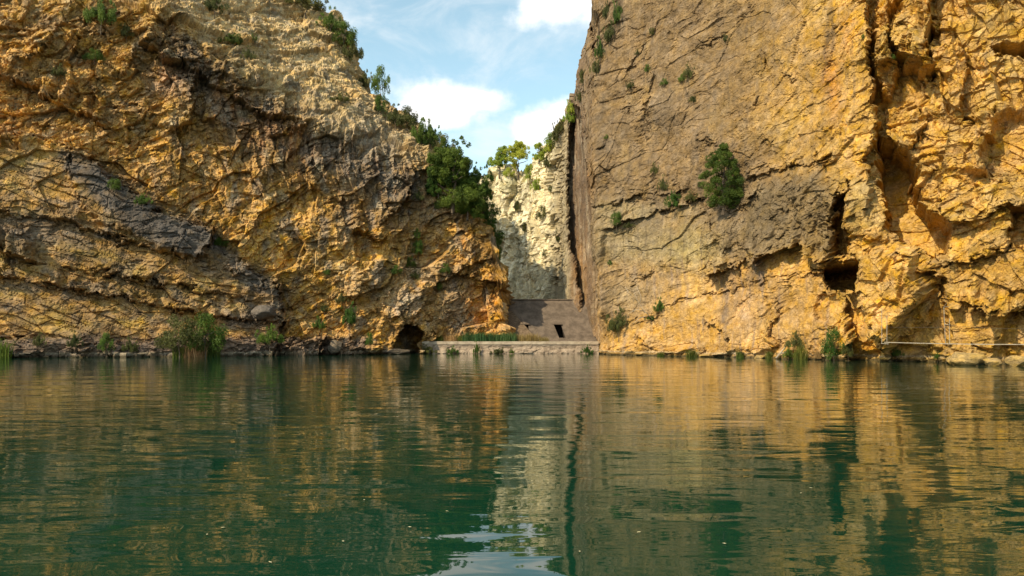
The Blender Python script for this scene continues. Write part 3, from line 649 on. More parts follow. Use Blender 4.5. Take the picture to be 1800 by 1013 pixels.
def leaf_mat(name, dark, light, trans=.4):
    m = bpy.data.materials.new(name); m.use_nodes = True; t = NT(m.node_tree); t.n.clear()
    out = t.node('ShaderNodeOutputMaterial'); b = t.node('ShaderNodeBsdfPrincipled'); tr = t.node('ShaderNodeBsdfTranslucent'); mx = t.node('ShaderNodeMixShader')
    at = t.node('ShaderNodeAttribute', attribute_name='Tint'); oi = t.node('ShaderNodeObjectInfo')
    c = t.mix(at.outputs['Fac'], (*dark, 1), (*light, 1))
    hs = t.node('ShaderNodeHueSaturation'); t.l.new(c, hs.inputs['Color'])
    t.l.new(t.ramp(oi.outputs['Random'], 0, 1, .47, .515, False), hs.inputs['Hue']); t.l.new(t.ramp(oi.outputs['Random'], 0, 1, 1.15, .8, False), hs.inputs['Value'])
    t.l.new(hs.outputs[0], b.inputs['Base Color']); t.l.new(hs.outputs[0], tr.inputs[0]); b.inputs['Roughness'].default_value = .6
    b.inputs['Specular IOR Level'].default_value = .25
    mx.inputs[0].default_value = trans; t.l.new(b.outputs[0], mx.inputs[1]); t.l.new(tr.outputs[0], mx.inputs[2]); t.l.new(mx.outputs[0], out.inputs[0])
    return m
ML_dark = leaf_mat('dark evergreen leaf', (.03, .07, .010), (.15, .235, .034))
ML_olive = leaf_mat('olive shrub leaf', (.05, .06, .015), (.16, .17, .045))
ML_pine = leaf_mat('yellow green pine needle', (.14, .22, .02), (.45, .54, .08))
ML_fresh = leaf_mat('fresh green leaf', (.035, .09, .012), (.12, .21, .03))
ML_reed = leaf_mat('blue green reed', (.03, .085, .025), (.085, .17, .05))
ML_dry = leaf_mat('dry straw', (.22, .15, .05), (.50, .36, .14))
ML_jun = leaf_mat('juniper scale leaf', (.035, .07, .010), (.15, .21, .03))
ML_grass = leaf_mat('bank grass', (.05, .085, .012), (.17, .20, .035))
def plain_mat(name, c1, c2, scale=4, rough=.85, bump=.02, stretch=(1, 1, 1)):
    m = bpy.data.materials.new(name); m.use_nodes = True; t = NT(m.node_tree); b = m.node_tree.nodes['Principled BSDF']
    g = t.node('ShaderNodeTexCoord'); n = t.noise(t.mapping(g.outputs['Object'], stretch), scale, 8, .65, .2)
    t.l.new(t.mix(t.ramp(n, .3, .7), (*c1, 1), (*c2, 1)), b.inputs['Base Color']); b.inputs['Roughness'].default_value = rough; b.inputs['Specular IOR Level'].default_value = .25
    bp = t.node('ShaderNodeBump'); t.l.new(n, bp.inputs['Height']); bp.inputs['Distance'].default_value = bump; t.l.new(bp.outputs[0], b.inputs['Normal'])
    return m
M_bark = plain_mat('grey brown bark', (.06, .045, .03), (.16, .12, .08), 8)
M_dead = plain_mat('bleached wood', (.25, .2, .14), (.45, .38, .28), 9)
M_cable = plain_mat('dark cable', (.06, .05, .035), (.13, .11, .08), 6, .6)
M_metal = plain_mat('weathered galvanised steel', (.20, .17, .12), (.36, .31, .23), 6, .5)

rng = np.random.default_rng(7)
def leaf_cloud(clusters, n_per, size, seed, flat=.0):
    """clusters: list of (x, y, z, r, tint); returns verts, faces, tint of many small leaf blades"""
    r = np.random.default_rng(seed); V = []; T = []
    for (x, y, z, rad, tn) in clusters:
        n = max(8, int(n_per * (rad / np.mean([c[3] for c in clusters])) ** 1.6))
        d = r.normal(size=(n, 3)); d /= np.linalg.norm(d, axis=1)[:, None]
        p = d * (rad * r.uniform(.35, 1.08, n) ** .7)[:, None]; p[:, 2] *= (1 - flat)
        p += (x, y, z)
        u = r.normal(size=(n, 3)); u /= np.linalg.norm(u, axis=1)[:, None]
        v = np.cross(u, d + r.normal(size=(n, 3)) * .7); v /= np.linalg.norm(v, axis=1)[:, None] + 1e-6
        s = size * r.uniform(.6, 1.35, n)[:, None]
        q = np.stack([p - u * s, p + v * s * .42, p + u * s, p - v * s * .42], 1)
        V.append(q.reshape(-1, 3)); T.append(np.repeat(np.clip(tn + r.normal(size=n) * .16, 0, 1), 4))
    V = np.concatenate(V); T = np.concatenate(T)
    return V, [tuple(range(i, i + 4)) for i in range(0, len(V), 4)], T
def crown_clusters(kind, seed):
    r = np.random.default_rng(seed); cl = []
    if kind == 'round':
        for _ in range(34):
            a = r.uniform(0, 2 * np.pi); h = r.uniform(0, 1); rr = (1 - h ** 2 * .8) ** .5 * r.uniform(.15, .95) ** .6
            cl.append((math.cos(a) * rr * r.uniform(.8, 1.2), math.sin(a) * rr, h * .95 + .12, r.uniform(.14, .30), r.uniform(.15, .85)))
    if kind == 'sprawl':
        for _ in range(30):
            a = r.uniform(0, 2 * np.pi); rr = r.uniform(0, 1.15); h = r.uniform(0, 1) * (.75 - .45 * rr / 1.15)
            cl.append((math.cos(a) * rr, math.sin(a) * rr * .8, h + .08, r.uniform(.11, .24), r.uniform(.1, .9)))
        for _ in range(6): cl.append((r.uniform(-1, 1), r.uniform(-.5, .5), r.uniform(.5, 1.1), r.uniform(.08, .14), r.uniform(.3, 1)))
    if kind == 'cone':
        for _ in range(210):
            h = r.uniform(0, 1) ** .9; a = r.uniform(0, 2 * np.pi)
            mx = np.interp(h, [0, .12, .35, .6, .85, 1], [.5, .8, 1.0, .85, .5, .08]); rr = mx * r.uniform(.15, 1) ** .5 * (1 + .16 * math.sin(3 * a + 5 * h))
            cl.append((math.cos(a) * rr, math.sin(a) * rr, h * 2.9 + .1 + r.normal() * .1, r.uniform(.10, .22) * (1.1 - .45 * h), r.uniform(.1, .8)))
    if kind == 'tree':
        lobes = [(r.uniform(-.75, .75), r.uniform(-.5, .5), r.uniform(.05, 1.9), r.uniform(.35, .6)) for _ in range(14)] + [(0, 0, 1.3, .7)]
        for (x, y, z, rad) in lobes:
            for _ in range(12):
                d = r.normal(size=3); d /= np.linalg.norm(d); d *= rad * r.uniform(.5, 1.05)
                cl.append((x + d[0], y + d[1], z + d[2] * .9, r.uniform(.10, .22), np.clip(.45 + r.normal() * .28, 0, 1)))
        for _ in range(10): cl.append((r.uniform(-.9, .9), r.uniform(-.4, .4), r.uniform(2.0, 2.6), r.uniform(.06, .12), r.uniform(.2, .7)))
    if kind == 'pine':
        for _ in range(20):
            a = r.uniform(0, 2 * np.pi); h = r.uniform(.6, 2.3); rr = np.interp(h, [.6, 1.2, 1.8, 2.35], [.6, .9, .75, .2]) * r.uniform(.2, 1)
            tn = r.uniform(.35, .9)
            for _ in range(6):
                cl.append((math.cos(a) * rr + r.normal() * .15, math.sin(a) * rr + r.normal() * .15, h + r.normal() * .11, r.uniform(.10, .19), np.clip(tn + r.normal() * .1, 0, 1)))
    if kind == 'hang':
        for _ in range(48):
            h = r.uniform(-1.9, .5); x = r.uniform(-.55, .55) + (-h) * .12; cl.append((x * (1 + .3 * r.normal() * .5), r.uniform(-.35, .25), h, r.uniform(.12, .27), r.uniform(.0, .75)))
    return cl
def limbs(kind, seed):
    r = np.random.default_rng(seed); P = []
    top = {'round': .7, 'sprawl': .5, 'cone': 2.5, 'tree': 1.7, 'pine': 2.0, 'hang': .2}[kind]
    tr = {'round': .03, 'sprawl': .025, 'cone': .07, 'tree': .06, 'pine': .06, 'hang': .05}[kind]
    P.append([((r.normal() * .04 * i, r.normal() * .03 * i, -.5 + (top + .5) * i / 4), tr * (1.25 - .24 * i)) for i in range(5)])
    nb = {'round': 6, 'sprawl': 7, 'cone': 8, 'tree': 10, 'pine': 9, 'hang': 5}[kind]
    for k in range(nb):
        a = r.uniform(0, 2 * np.pi); h0 = top * r.uniform(.15, .85); L = r.uniform(.45, .8)
        e = (math.cos(a) * L, math.sin(a) * L * .8, h0 + r.uniform(.15, .5) * (-1.5 if kind == 'hang' else 1))
        P.append([((0, 0, h0), tr * .55), ((e[0] * .5, e[1] * .5, h0 + (e[2] - h0) * .35), tr * .4), (e, tr * .15)])
    return tube(P, 5)
def blades(n, spread, h, seed, lean=.35, wdt=.022):
    r = np.random.default_rng(seed); V = []; Fc = []; T = []
    for i in range(n):
        a = r.uniform(0, 2 * np.pi); rr = spread * r.uniform(0, 1) ** .6
        x, y = math.cos(a) * rr, math.sin(a) * rr * .6; hh = h * r.uniform(.45, 1.1); la = r.uniform(0, 2 * np.pi); l = lean * r.uniform(.1, 1.3) * hh
        wx, wy = math.cos(la + 1.57) * wdt, math.sin(la + 1.57) * wdt
        k = len(V); lx, ly = math.cos(la) * l, math.sin(la) * l
        V += [(x - wx, y - wy, -.1), (x + wx, y + wy, -.1), (x + lx * .35 + wx * .8, y + ly * .35 + wy * .8, hh * .6), (x + lx * .35 - wx * .8, y + ly * .35 - wy * .8, hh * .6), (x + lx, y + ly, hh * (1 - .25 * lean))]
        Fc += [(k, k + 1, k + 2, k + 3), (k + 3, k + 2, k + 4)]; T += [r.uniform(0, 1)] * 5
    return V, Fc, np.array(T)
PROTO = {}
def proto(kind, mat, seed):
    key = (kind, mat.name, seed)
    if key in PROTO: return PROTO[key]
    if kind in ('tuft', 'reedbed', 'strawbed'):
        v, f_, tn = {'tuft': lambda: blades(170, .55, 1.0, seed, .8, .018), 'reedbed': lambda: blades(420, 1.0, 1.0, seed, .3, .02), 'strawbed': lambda: blades(320, 1.0, 1.0, seed, .45, .016)}[kind]()
        me = bpy.data.meshes.new(kind); parts = {'blades': (v, f_, tn, mat)}
    else:
        npr, sz = {'round': (125, .046), 'sprawl': (125, .044), 'cone': (150, .034), 'tree': (150, .042), 'pine': (90, .05), 'hang': (130, .050)}[kind]
        v, f_, tn = leaf_cloud(crown_clusters(kind, seed), npr, sz, seed + 50); sv, sf = limbs(kind, seed)
        parts = {('crown' if kind in ('cone', 'tree', 'pine') else 'foliage'): (v, f_, tn, mat), ('trunk' if kind in ('cone', 'tree', 'pine') else 'stem'): (sv, sf, None, M_bark)}
    res = {}
    for pn, (v, f_, tn, mt) in parts.items():
        me = bpy.data.meshes.new(pn); me.from_pydata([tuple(p) for p in v], [], f_); me.update()
        if tn is not None:
            a = me.color_attributes.new('Tint', 'FLOAT_COLOR', 'POINT'); rr = np.ones((len(v), 4), f32); rr[:, :3] = np.asarray(tn, f32)[:, None]; a.data.foreach_set('color', rr.ravel())
        me.materials.append(mt); res[pn] = me
    PROTO[key] = res
    return res
NH = {'round': 1.25, 'sprawl': 1.0, 'cone': 3.1, 'tree': 2.5, 'pine': 2.4, 'hang': 2.2, 'tuft': 1.0, 'reedbed': 1.0, 'strawbed': 1.0}
NW = {'round': 2.1, 'sprawl': 2.3, 'cone': 1.95, 'tree': 2.1, 'pine': 1.9, 'hang': 1.4, 'tuft': 1.5, 'reedbed': 2.1, 'strawbed': 2.1}
SEED = [0]
def plant(surf, kind, mat, px, py, wpx, hpx, label, cat, group=None, name=None, out=.3, loc=None):
    """px, py: where the plant is rooted; wpx, hpx: its spread and height there (both only pick its real size)"""
    SEED[0] += 1
    p = loc if loc is not None else locate(surf, px, py)
    s = p.y / F
    sw = wpx * s / NW[kind]; shh = hpx * s / NH[kind]
    q = Vector((p.x, p.y, p.z)); q.y -= out * sw; q.x -= out * sw * p.x / p.y
    if loc is None: q.z = max(q.z - .05 * shh, .02)
    e = empty(name or cat.replace(' ', '_'), q, label, cat, group, rz=rng.uniform(-.5, .5) + (math.pi if SEED[0] % 2 else 0), sc=(sw, max(sw * .75, .35 * shh if kind in ('cone', 'tree') else 0), shh))
    seed = {'tree': 11 + SEED[0] % 3, 'cone': 21, 'pine': 31 + SEED[0] % 3, 'hang': 41 + SEED[0] % 2}.get(kind, 51 + SEED[0] % 3)
    for pn, me in proto(kind, mat, seed).items(): child_mesh(pn, me, e)
    return e

# ------------------------------------------------------------------ DAM, SILL WALL
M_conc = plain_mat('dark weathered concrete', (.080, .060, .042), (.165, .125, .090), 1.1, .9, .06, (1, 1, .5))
M_sill = plain_mat('tan old concrete', (.17, .125, .085), (.36, .28, .20), 1.6, .9, .08, (.7, .7, 2))  # mottled tan concrete for the face of the low wall
def dam():
    y0, z0, y1, z1 = 103.4, 1.55, 111.0, CZ + (HY - 528) * 111 / F
    e = empty('dam', ((px_to_x(960, 105)), 105, 0), 'sloping dark concrete dam closing the gorge between both cliffs', 'dam')
    L = np.array(e.location)
    def P(px_, y_):          # a point of the slope seen at that spot
        t = (HY - y_) ; D = 105.0
        for _ in range(12):
            z = CZ + t * D / F; D = y0 + (z - z0) / (z1 - z0) * (y1 - y0)
        return ((px_ - 900) / F * D, D, CZ + t * D / F)
    xl, xr = -4.0, 15.0
    doors = [((917, 571), (929, 571), (931, 583), (921, 583)), ((976, 572), (984, 572), (995, 594), (984, 594))]
    rows = [z0, P(920, 594)[2], P(920, 583)[2], P(920, 571.5)[2], z1]
    def Y(z): return y0 + (z - z0) / (z1 - z0) * (y1 - y0)
    D1 = [P(*q) for q in doors[0]]; D2 = [P(*q) for q in doors[1]]
    # door edges as vertical planes in x
    a0, a1 = D1[0][0], D1[1][0]; b0, b1 = P(983, 594)[0], P(994, 594)[0]
    xs = [xl, a0, a1, b0, b1, xr]
    V = []; Fc = []
    def xa(i, j): return xs[i] - ((.62, .45)[i - 3] * {0: -.05, 1: 0, 2: .5, 3: 1, 4: 1}[j] if i in (3, 4) else 0)
    def quad(p, q, r_, s_):
        k = len(V); V.extend([p, q, r_, s_]); Fc.append((k, k + 1, k + 2, k + 3))
    for i in range(5):
        for j in range(4):
            hole = (i == 1 and j == 2) or (i == 3 and j in (1, 2))
            if hole: continue
            quad((xa(i, j), Y(rows[j]), rows[j]), (xa(i + 1, j), Y(rows[j]), rows[j]), (xa(i + 1, j + 1), Y(rows[j + 1]), rows[j + 1]), (xa(i, j + 1), Y(rows[j + 1]), rows[j + 1]))
    # crest and back, sides run into the rock
    quad((xl, y1, z1), (xr, y1, z1), (xr, y1 + 1.6, z1), (xl, y1 + 1.6, z1)); quad((xl, y1 + 1.6, z1), (xr, y1 + 1.6, z1), (xr, y1 + 1.6, -2), (xl, y1 + 1.6, -2))
    quad((xl, y0, z0), (xr, y0, z0), (xr, y0, -2), (xl, y0, -2))
    V2 = [np.array(v) - L for v in V]
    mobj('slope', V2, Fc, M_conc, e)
    for nm, (x0, x1, zb, zt) in (('opening', (a0, a1, rows[2], rows[3])), ('opening', (b0, b1, rows[1], rows[3]))):
        yb, yt = Y(zb), Y(zt); yB = yt + 3.2
        k0, k1 = (.62, .45) if x0 == b0 else (0, 0)
        q = [(x0, yb, zb), (x1, yb, zb), (x1, yB, zb), (x0, yB, zb), (x0 - k0, yt, zt), (x1 - k1, yt, zt), (x1 - k1, yB, zt), (x0 - k0, yB, zt)]
        mobj(nm, [np.array(v) - L for v in q], [(0, 1, 2, 3), (4, 7, 6, 5), (3, 2, 6, 7), (0, 3, 7, 4), (1, 5, 6, 2)], plain_mat('shade-dark opening wall', (.03, .025, .02), (.08, .06, .045), 2), e)  # inside of the openings coloured darker, shade put into the wall colour
        v, f_ = box((x0 + x1) / 2 - k0 * .9, yt - .12, zt + .12, x1 - x0 + .3, .5, .12); mobj('lintel', [np.array(p) - L for p in v], f_, M_conc, e)
    v, f_ = box((xl + xr) / 2, y1 + .75, z1 + .09, xr - xl, 1.9, .17); mobj('crest_coping', [np.array(p) - L for p in v], f_, M_conc, e)
    # the low sloping abutment on the left
    A = P(897, 548); B = P(940, 597)
    q = []
    for (x, y, z) in (A, B): q += [(x - 2.2, y - .3, z + .05), (x + .25, y - .3, z + .05), (x + .25, y + .6, z + .22), (x - 2.2, y + .6, z + .22)]
    mobj('abutment', [np.array(v) - L for v in q], [(0, 1, 5, 4), (1, 2, 6, 5), (2, 3, 7, 6), (0, 3, 2, 1), (4, 5, 6, 7)], plain_mat('rubble concrete', (.09, .06, .035), (.20, .14, .085), 2.5, .95, .15), e)
def px_to_x(px, D): return (px - 900) / F * D
dam()
# sill wall: a displaced block with a coping
def sill():
    x0, x1, yf, zt = px_to_x(742, 100.6), px_to_x(1052, 100.6), 100.6, CZ - .02
    e = empty('low_wall', ((x0 + x1) / 2, yf, 0), 'long low stained concrete wall at the foot of the dam', 'wall')
    L = np.array(e.location)
    nx, nz = 260, 26
    xs = np.linspace(x0, x1, nx); zs = np.linspace(-.8, zt - .42, nz)
    X, Z = np.meshgrid(xs, zs)
    d = fbm(X, Z, 1.1, 5, 301, .6) * .35 + facet(X, Z, 1.5, .8, 4, 302)[0] * .28; d *= sst(1.3, .3, Z) * .9 + .12
    d = d + sst(.9, .1, Z) * .35
    V = np.stack([X, yf - d, Z], -1).reshape(-1, 3) - L
    idx = np.arange(nx * nz).reshape(nz, nx); Fc = [tuple(int(v) for v in q) for q in np.stack([idx[:-1, :-1], idx[:-1, 1:], idx[1:, 1:], idx[1:, :-1]], -1).reshape(-1, 4)]
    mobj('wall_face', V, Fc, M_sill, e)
    # coping slab with a slightly uneven edge
    V = []; Fc = []
    n = 120; xx = np.linspace(x0, x1, n)
    for i, x in enumerate(xx):
        w_ = .10 + .05 * float(fbm(np.array([x]), np.array([0.]), .8, 3, 303)[0]); h_ = .03 * float(fbm(np.array([x]), np.array([5.]), 1.5, 3, 304)[0])
        V += [(x, yf - w_, zt - .42), (x, yf - w_, zt + h_), (x, yf + 4.5, zt + h_), (x, yf + 4.5, zt - .42)]
        if i: k = 4 * i; Fc += [(k - 4, k, k + 1, k - 3), (k - 3, k + 1, k + 2, k - 2), (k - 4, k - 1, k + 3, k)]
    mobj('coping', [np.array(v) - L for v in V], Fc, plain_mat('pale worn concrete', (.26, .20, .14), (.46, .38, .27), 1.8, .9, .03, (.6, 1, 1)), e)
sill()

# ------------------------------------------------------------------ WALKWAY on the right wall
def walkway():
    def W(px, y, D): return Vector((px_to_x(px, D), D, CZ + (HY - y) * D / F))
    a = W(1556, 602.5, 56.5); b = W(1960, 605, 47.0)
    e = empty('cable_walkway', a, 'thin pale steel walkway strung along the foot of the right cliff', 'walkway')
    d = (b - a).normalized(); side = Vector((0, 0, 1)).cross(d).normalized()
    def bar(nm, p, q, r, m=M_metal): v, f_ = tube([[(p - a, r), (q - a, r)]], 6); return mobj(nm, v, f_, m, e)
    V = []; Fc = []
    for t_ in np.linspace(0, 1, 40):
        p = a.lerp(b, t_) - a; p.z -= .10 * math.sin(t_ * math.pi)
        V += [p - side * .22, p + side * .22, p + side * .22 + Vector((0, 0, .055)), p - side * .22 + Vector((0, 0, .055))]
        if len(V) > 4: k = len(V) - 4; Fc += [(k - 4, k - 3, k + 1, k), (k - 3, k - 2, k + 2, k + 1), (k - 2, k - 1, k + 3, k + 2), (k - 1, k - 4, k, k + 3)]
    mobj('deck', V, Fc, M_metal, e)
    for px, D, top, lean in ((1550, 56.6, 541, 0), (1559, 56.2, 555, 0), (1662, 53.8, 540, -3), (1669, 53.5, 560, 0)):
        p = W(px, 604, D); q = W(px + lean, top, D); bar('post', p, q, .022)
    p = W(1659, 540, 53.8); bar('brace', p, W(1664, 533, 53.4), .02); bar('brace', p, W(1667, 539, 53.2), .02)
    bar('brace', W(1661, 571, 53.7), W(1670, 571, 53.4), .02); bar('brace', W(1549, 604, 56.6), W(1562, 605, 56.0), .03); bar('brace', W(1658, 605, 53.8), W(1674, 605, 53.2), .03)
    def cable(nm, P0, P1, sag, r=.008):
        pts = [(P0.lerp(P1, t_) - a - Vector((0, 0, sag * 4 * t_ * (1 - t_))), r) for t_ in np.linspace(0, 1, 14)]
        v, f_ = tube([pts], 5); mobj(nm, v, f_, M_cable, e)
    cable('cable', W(1380, 580, 66), W(1559, 557, 56.2), .15); cable('cable', W(1559, 575, 56.2), W(1669, 575, 53.5), .04); cable('cable', W(1669, 572, 53.5), W(1960, 572, 47), .25)
walkway()

# ------------------------------------------------------------------ VEGETATION
LS, RS, FS = 'cliff_left', 'cliff_right', 'cliff_far'
GP = 'pines on the rim of the far cliff'
plant(FS, 'pine', ML_pine, 877, 306, 40, 48, 'round topped yellow green pine on the far rim, leftmost of the pines', 'pine tree', GP)
plant(FS, 'pine', ML_pine, 909, 307, 46, 56, 'tallest bright pine in the middle of the gap on the far rim', 'pine tree', GP)
plant(RS, 'pine', ML_pine, 946, 286, 28, 36, 'small pine where the far rim starts climbing to the right', 'pine tree', GP)
plant(FS, 'round', ML_pine, 893, 307, 24, 16, 'low bright bush between the two taller pines on the far rim', 'shrub')
plant(FS, 'round', ML_pine, 928, 318, 26, 28, 'yellow green bush hanging below the pines on the far cliff', 'shrub')
plant(RS, 'round', ML_olive, 950, 385, 24, 24, 'olive bush halfway down the pale far cliff', 'shrub')
plant(RS, 'sprawl', ML_pine, 962, 268, 26, 20, 'thin bush on the stepped rim right of the pines', 'shrub')
plant(RS, 'sprawl', ML_olive, 985, 232, 26, 26, 'scrubby bush on the upper step of the far rim', 'shrub')
GFR = 'shrubs on the pale wall of the gorge'
for px, py, ww, hh_, k, mt, lb in [(968, 256, 30, 22, 'round', ML_pine, 'bright bush on the stepped rim above the small pine'), (978, 244, 22, 22, 'sprawl', ML_olive, 'olive bush on the steep part of the far rim'),
        (996, 214, 24, 22, 'sprawl', ML_pine, 'yellow green bush high on the gorge rim'), (958, 290, 20, 22, 'sprawl', ML_olive, 'dry bush hanging under the stepped rim'), (978, 425, 16, 22, 'sprawl', ML_olive, 'thin shrub beside the dark cleft of the gorge'),
        (965, 340, 12, 12, 'round', ML_olive, 'tiny shrub in the middle of the pale gorge wall'), (955, 450, 12, 12, 'round', ML_olive, 'tiny shrub low on the pale gorge wall'), (942, 330, 22, 24, 'sprawl', ML_pine, 'yellowish bush hanging right below the pines')]:
    plant(RS, k, mt, px, py, ww, hh_, lb, 'shrub', GFR)
plant(FS, 'round', ML_olive, 919, 408, 12, 18, 'small dark bush on the shaded left part of the pale far cliff', 'shrub')
plant(FS, 'round', ML_olive, 931, 430, 13, 15, 'tiny bush low on the pale far cliff', 'shrub')
plant(FS, 'sprawl', ML_olive, 905, 372, 14, 24, 'sparse bush at the left edge of the pale far cliff', 'shrub')
GT = 'dark broadleaf trees on the shoulder of the left cliff'
plant(LS, 'tree', ML_dark, 798, 356, 92, 108, 'largest dark green tree on the shoulder of the left cliff', 'tree', GT, out=.6)
plant(LS, 'tree', ML_dark, 842, 362, 46, 80, 'slimmer dark tree at the right edge of the left cliff shoulder', 'tree', GT, out=.5)
plant(LS, 'tree', ML_fresh, 824, 372, 60, 74, 'brighter green tree in front of the dark trees on the left cliff', 'tree', GT, out=.7)
plant(LS, 'tree', ML_dark, 772, 338, 44, 50, 'low dark tree left of the large tree on the cliff shoulder', 'tree', GT, out=.6)
plant(LS, 'round', ML_dark, 798, 364, 60, 34, 'dense bush around the foot of the largest tree', 'shrub', out=.8)
plant(LS, 'round', ML_dark, 836, 374, 50, 34, 'dense bush around the foot of the slim tree', 'shrub', out=.8)
plant(LS, 'hang', ML_dark, 868, 378, 36, 72, 'dark creeper trailing from the trees down the cliff edge', 'creeper', out=.8)
plant(LS, 'hang', ML_dark, 882, 412, 28, 60, 'lower dark creeper hanging on the corner of the left cliff', 'creeper', out=.6)
plant(LS, 'hang', ML_fresh, 852, 366, 34, 50, 'greener creeper below the slim tree on the left cliff', 'creeper', out=.7)
GR = 'bushes along the skyline of the left cliff'
for px, py, ww, hh_, k, mt, lb in [(540, 14, 60, 30, 'sprawl', ML_olive, 'dark bush at the top edge of the photo on the left skyline'),
        (585, 52, 40, 26, 'sprawl', ML_dark, 'second bush from the top on the left skyline'),
        (604, 76, 40, 32, 'round', ML_dark, 'thick bush on the steep part of the left skyline'), (620, 104, 34, 34, 'sprawl', ML_olive, 'bush above the notch in the left skyline'),
        (645, 152, 30, 24, 'sprawl', ML_olive, 'grey bush on the small step of the left skyline'), (668, 160, 30, 38, 'round', ML_dark, 'rounded dark bush standing out against the cloud'),
        (674, 196, 26, 24, 'round', ML_dark, 'small dark bush below the rounded one on the left skyline'), (698, 216, 44, 22, 'sprawl', ML_olive, 'dry looking low bush on the left ridge'),
        (718, 222, 36, 30, 'round', ML_olive, 'grey green bush in the middle of the left ridge'), (742, 240, 36, 28, 'sprawl', ML_dark, 'dark bush on the left ridge before the trees'),
        (760, 254, 40, 34, 'sprawl', ML_dark, 'spreading bush against the sky left of the large tree'), (778, 276, 38, 34, 'round', ML_olive, 'last bush of the left ridge touching the large tree')]:
    plant(LS, k, mt, px, py, ww * 1.3, hh_ * 1.25, lb, 'shrub', GR)
GS = 'small shrubs rooted in the left cliff'
for px, py, ww, hh_, k, mt, lb in [(180, 42, 60, 46, 'sprawl', ML_dark, 'dark shrub in the shaded hollow at the upper left'), (168, 105, 32, 20, 'round', ML_dark, 'small dark shrub below the upper left hollow'),
        (225, 68, 28, 24, 'sprawl', ML_olive, 'grassy shrub right of the upper left hollow'), (105, 135, 28, 22, 'sprawl', ML_olive, 'dim shrub on the brown upper left wall'),
        (345, 46, 90, 30, 'sprawl', ML_olive, 'long strip of olive scrub on the upper ledge of the left cliff'), (410, 75, 50, 22, 'sprawl', ML_grass, 'bright green scrub on the pale slope'),
        (448, 72, 20, 14, 'sprawl', ML_grass, 'small grass green shrub right of the bright scrub'), (440, 102, 28, 20, 'sprawl', ML_olive, 'olive shrub below the bright scrub'),
        (380, 20, 50, 30, 'sprawl', ML_olive, 'pale shrub high on the ledge near the top of the photo'),
        (205, 335, 28, 20, 'round', ML_dark, 'dark shrub behind the tilted grey slab'), (255, 358, 34, 18, 'sprawl', ML_dark, 'low shrub on the upper edge of the tilted grey slab'),
        (392, 432, 26, 18, 'round', ML_fresh, 'green shrub right of the broken end of the grey slab'), (600, 182, 40, 16, 'sprawl', ML_olive, 'scrub on the pale slope under the skyline'),
        (738, 355, 20, 20, 'sprawl', ML_olive, 'grey shrub below the wall left of the trees'), (733, 418, 14, 18, 'round', ML_fresh, 'tiny green shrub above the scrubby patch'),
        (738, 448, 26, 26, 'round', ML_fresh, 'green shrub in the middle of the scrubby patch'), (722, 465, 18, 18, 'round', ML_dark, 'dark shrub at the left of the scrubby patch'),
        (695, 484, 22, 16, 'round', ML_dark, 'dark flat shrub on the golden wall above the cave'), (732, 488, 20, 18, 'sprawl', ML_olive, 'olive shrub below the scrubby patch'),
        (785, 482, 18, 16, 'round', ML_dark, 'dark shrub under the overhang left of the orange wall'), (770, 508, 12, 26, 'sprawl', ML_dark, 'narrow dark shrub above the reeds on the grey rock'),
        (578, 485, 16, 10, 'round', ML_dark, 'tiny shrub alone on the golden wall'), (600, 528, 24, 20, 'sprawl', ML_olive, 'thin shrub on the lower golden wall'),
        (617, 566, 38, 34, 'sprawl', ML_fresh, 'fresh green bush left of the cave'), (563, 574, 26, 22, 'sprawl', ML_dark, 'dark shrub on the bank left of the fresh green bush'),
        (648, 602, 14, 22, 'round', ML_fresh, 'small bush just left of the cave mouth'), (572, 544, 22, 14, 'sprawl', ML_olive, 'brownish shrub above the bank near the golden wall')]:
    plant(LS, k, mt, px, py, ww, hh_, lb, 'shrub', GS)
GB = 'bushes along the left bank'
for px, py, ww, hh_, k, mt, lb in [(8, 640, 50, 42, 'tuft', ML_dark, 'dark sedge clump at the left edge of the photo'), (132, 608, 26, 26, 'sprawl', ML_olive, 'thin bush on the left bank near the frame edge'),
        (188, 612, 32, 32, 'round', ML_dark, 'dark round bush on the left bank'), (226, 614, 28, 26, 'sprawl', ML_olive, 'olive bush beside the dark round bush on the left bank'),
        (318, 612, 78, 56, 'round', ML_olive, 'left half of the big dark bush behind the sedges'), (362, 608, 78, 62, 'round', ML_dark, 'tall dark bush behind the sedges on the left bank'),
        (472, 598, 50, 32, 'sprawl', ML_fresh, 'green spreading bush at the end of the left bank'), (72, 605, 30, 20, 'sprawl', ML_olive, 'brownish bush at the far left of the bank')]:
    plant(LS, k, mt, px, py, ww, hh_, lb, 'shrub' if k != 'tuft' else 'sedge', GB, name='sedge_clump' if k == 'tuft' else 'shrub', out=.5)
for i, (px, ww, hh_, mt, lb) in enumerate([(322, 44, 26, ML_grass, 'sedge clump at the water below the big bush, left one'), (345, 50, 30, ML_dry, 'straw coloured sedge clump at the water below the big bush'), (370, 46, 28, ML_grass, 'sedge clump at the water below the tall bush, right one')]):
    plant(LS, 'tuft', mt, px, 628, ww, hh_, lb, 'sedge', 'sedge clumps on the left bank', name='sedge_clump', out=.4)
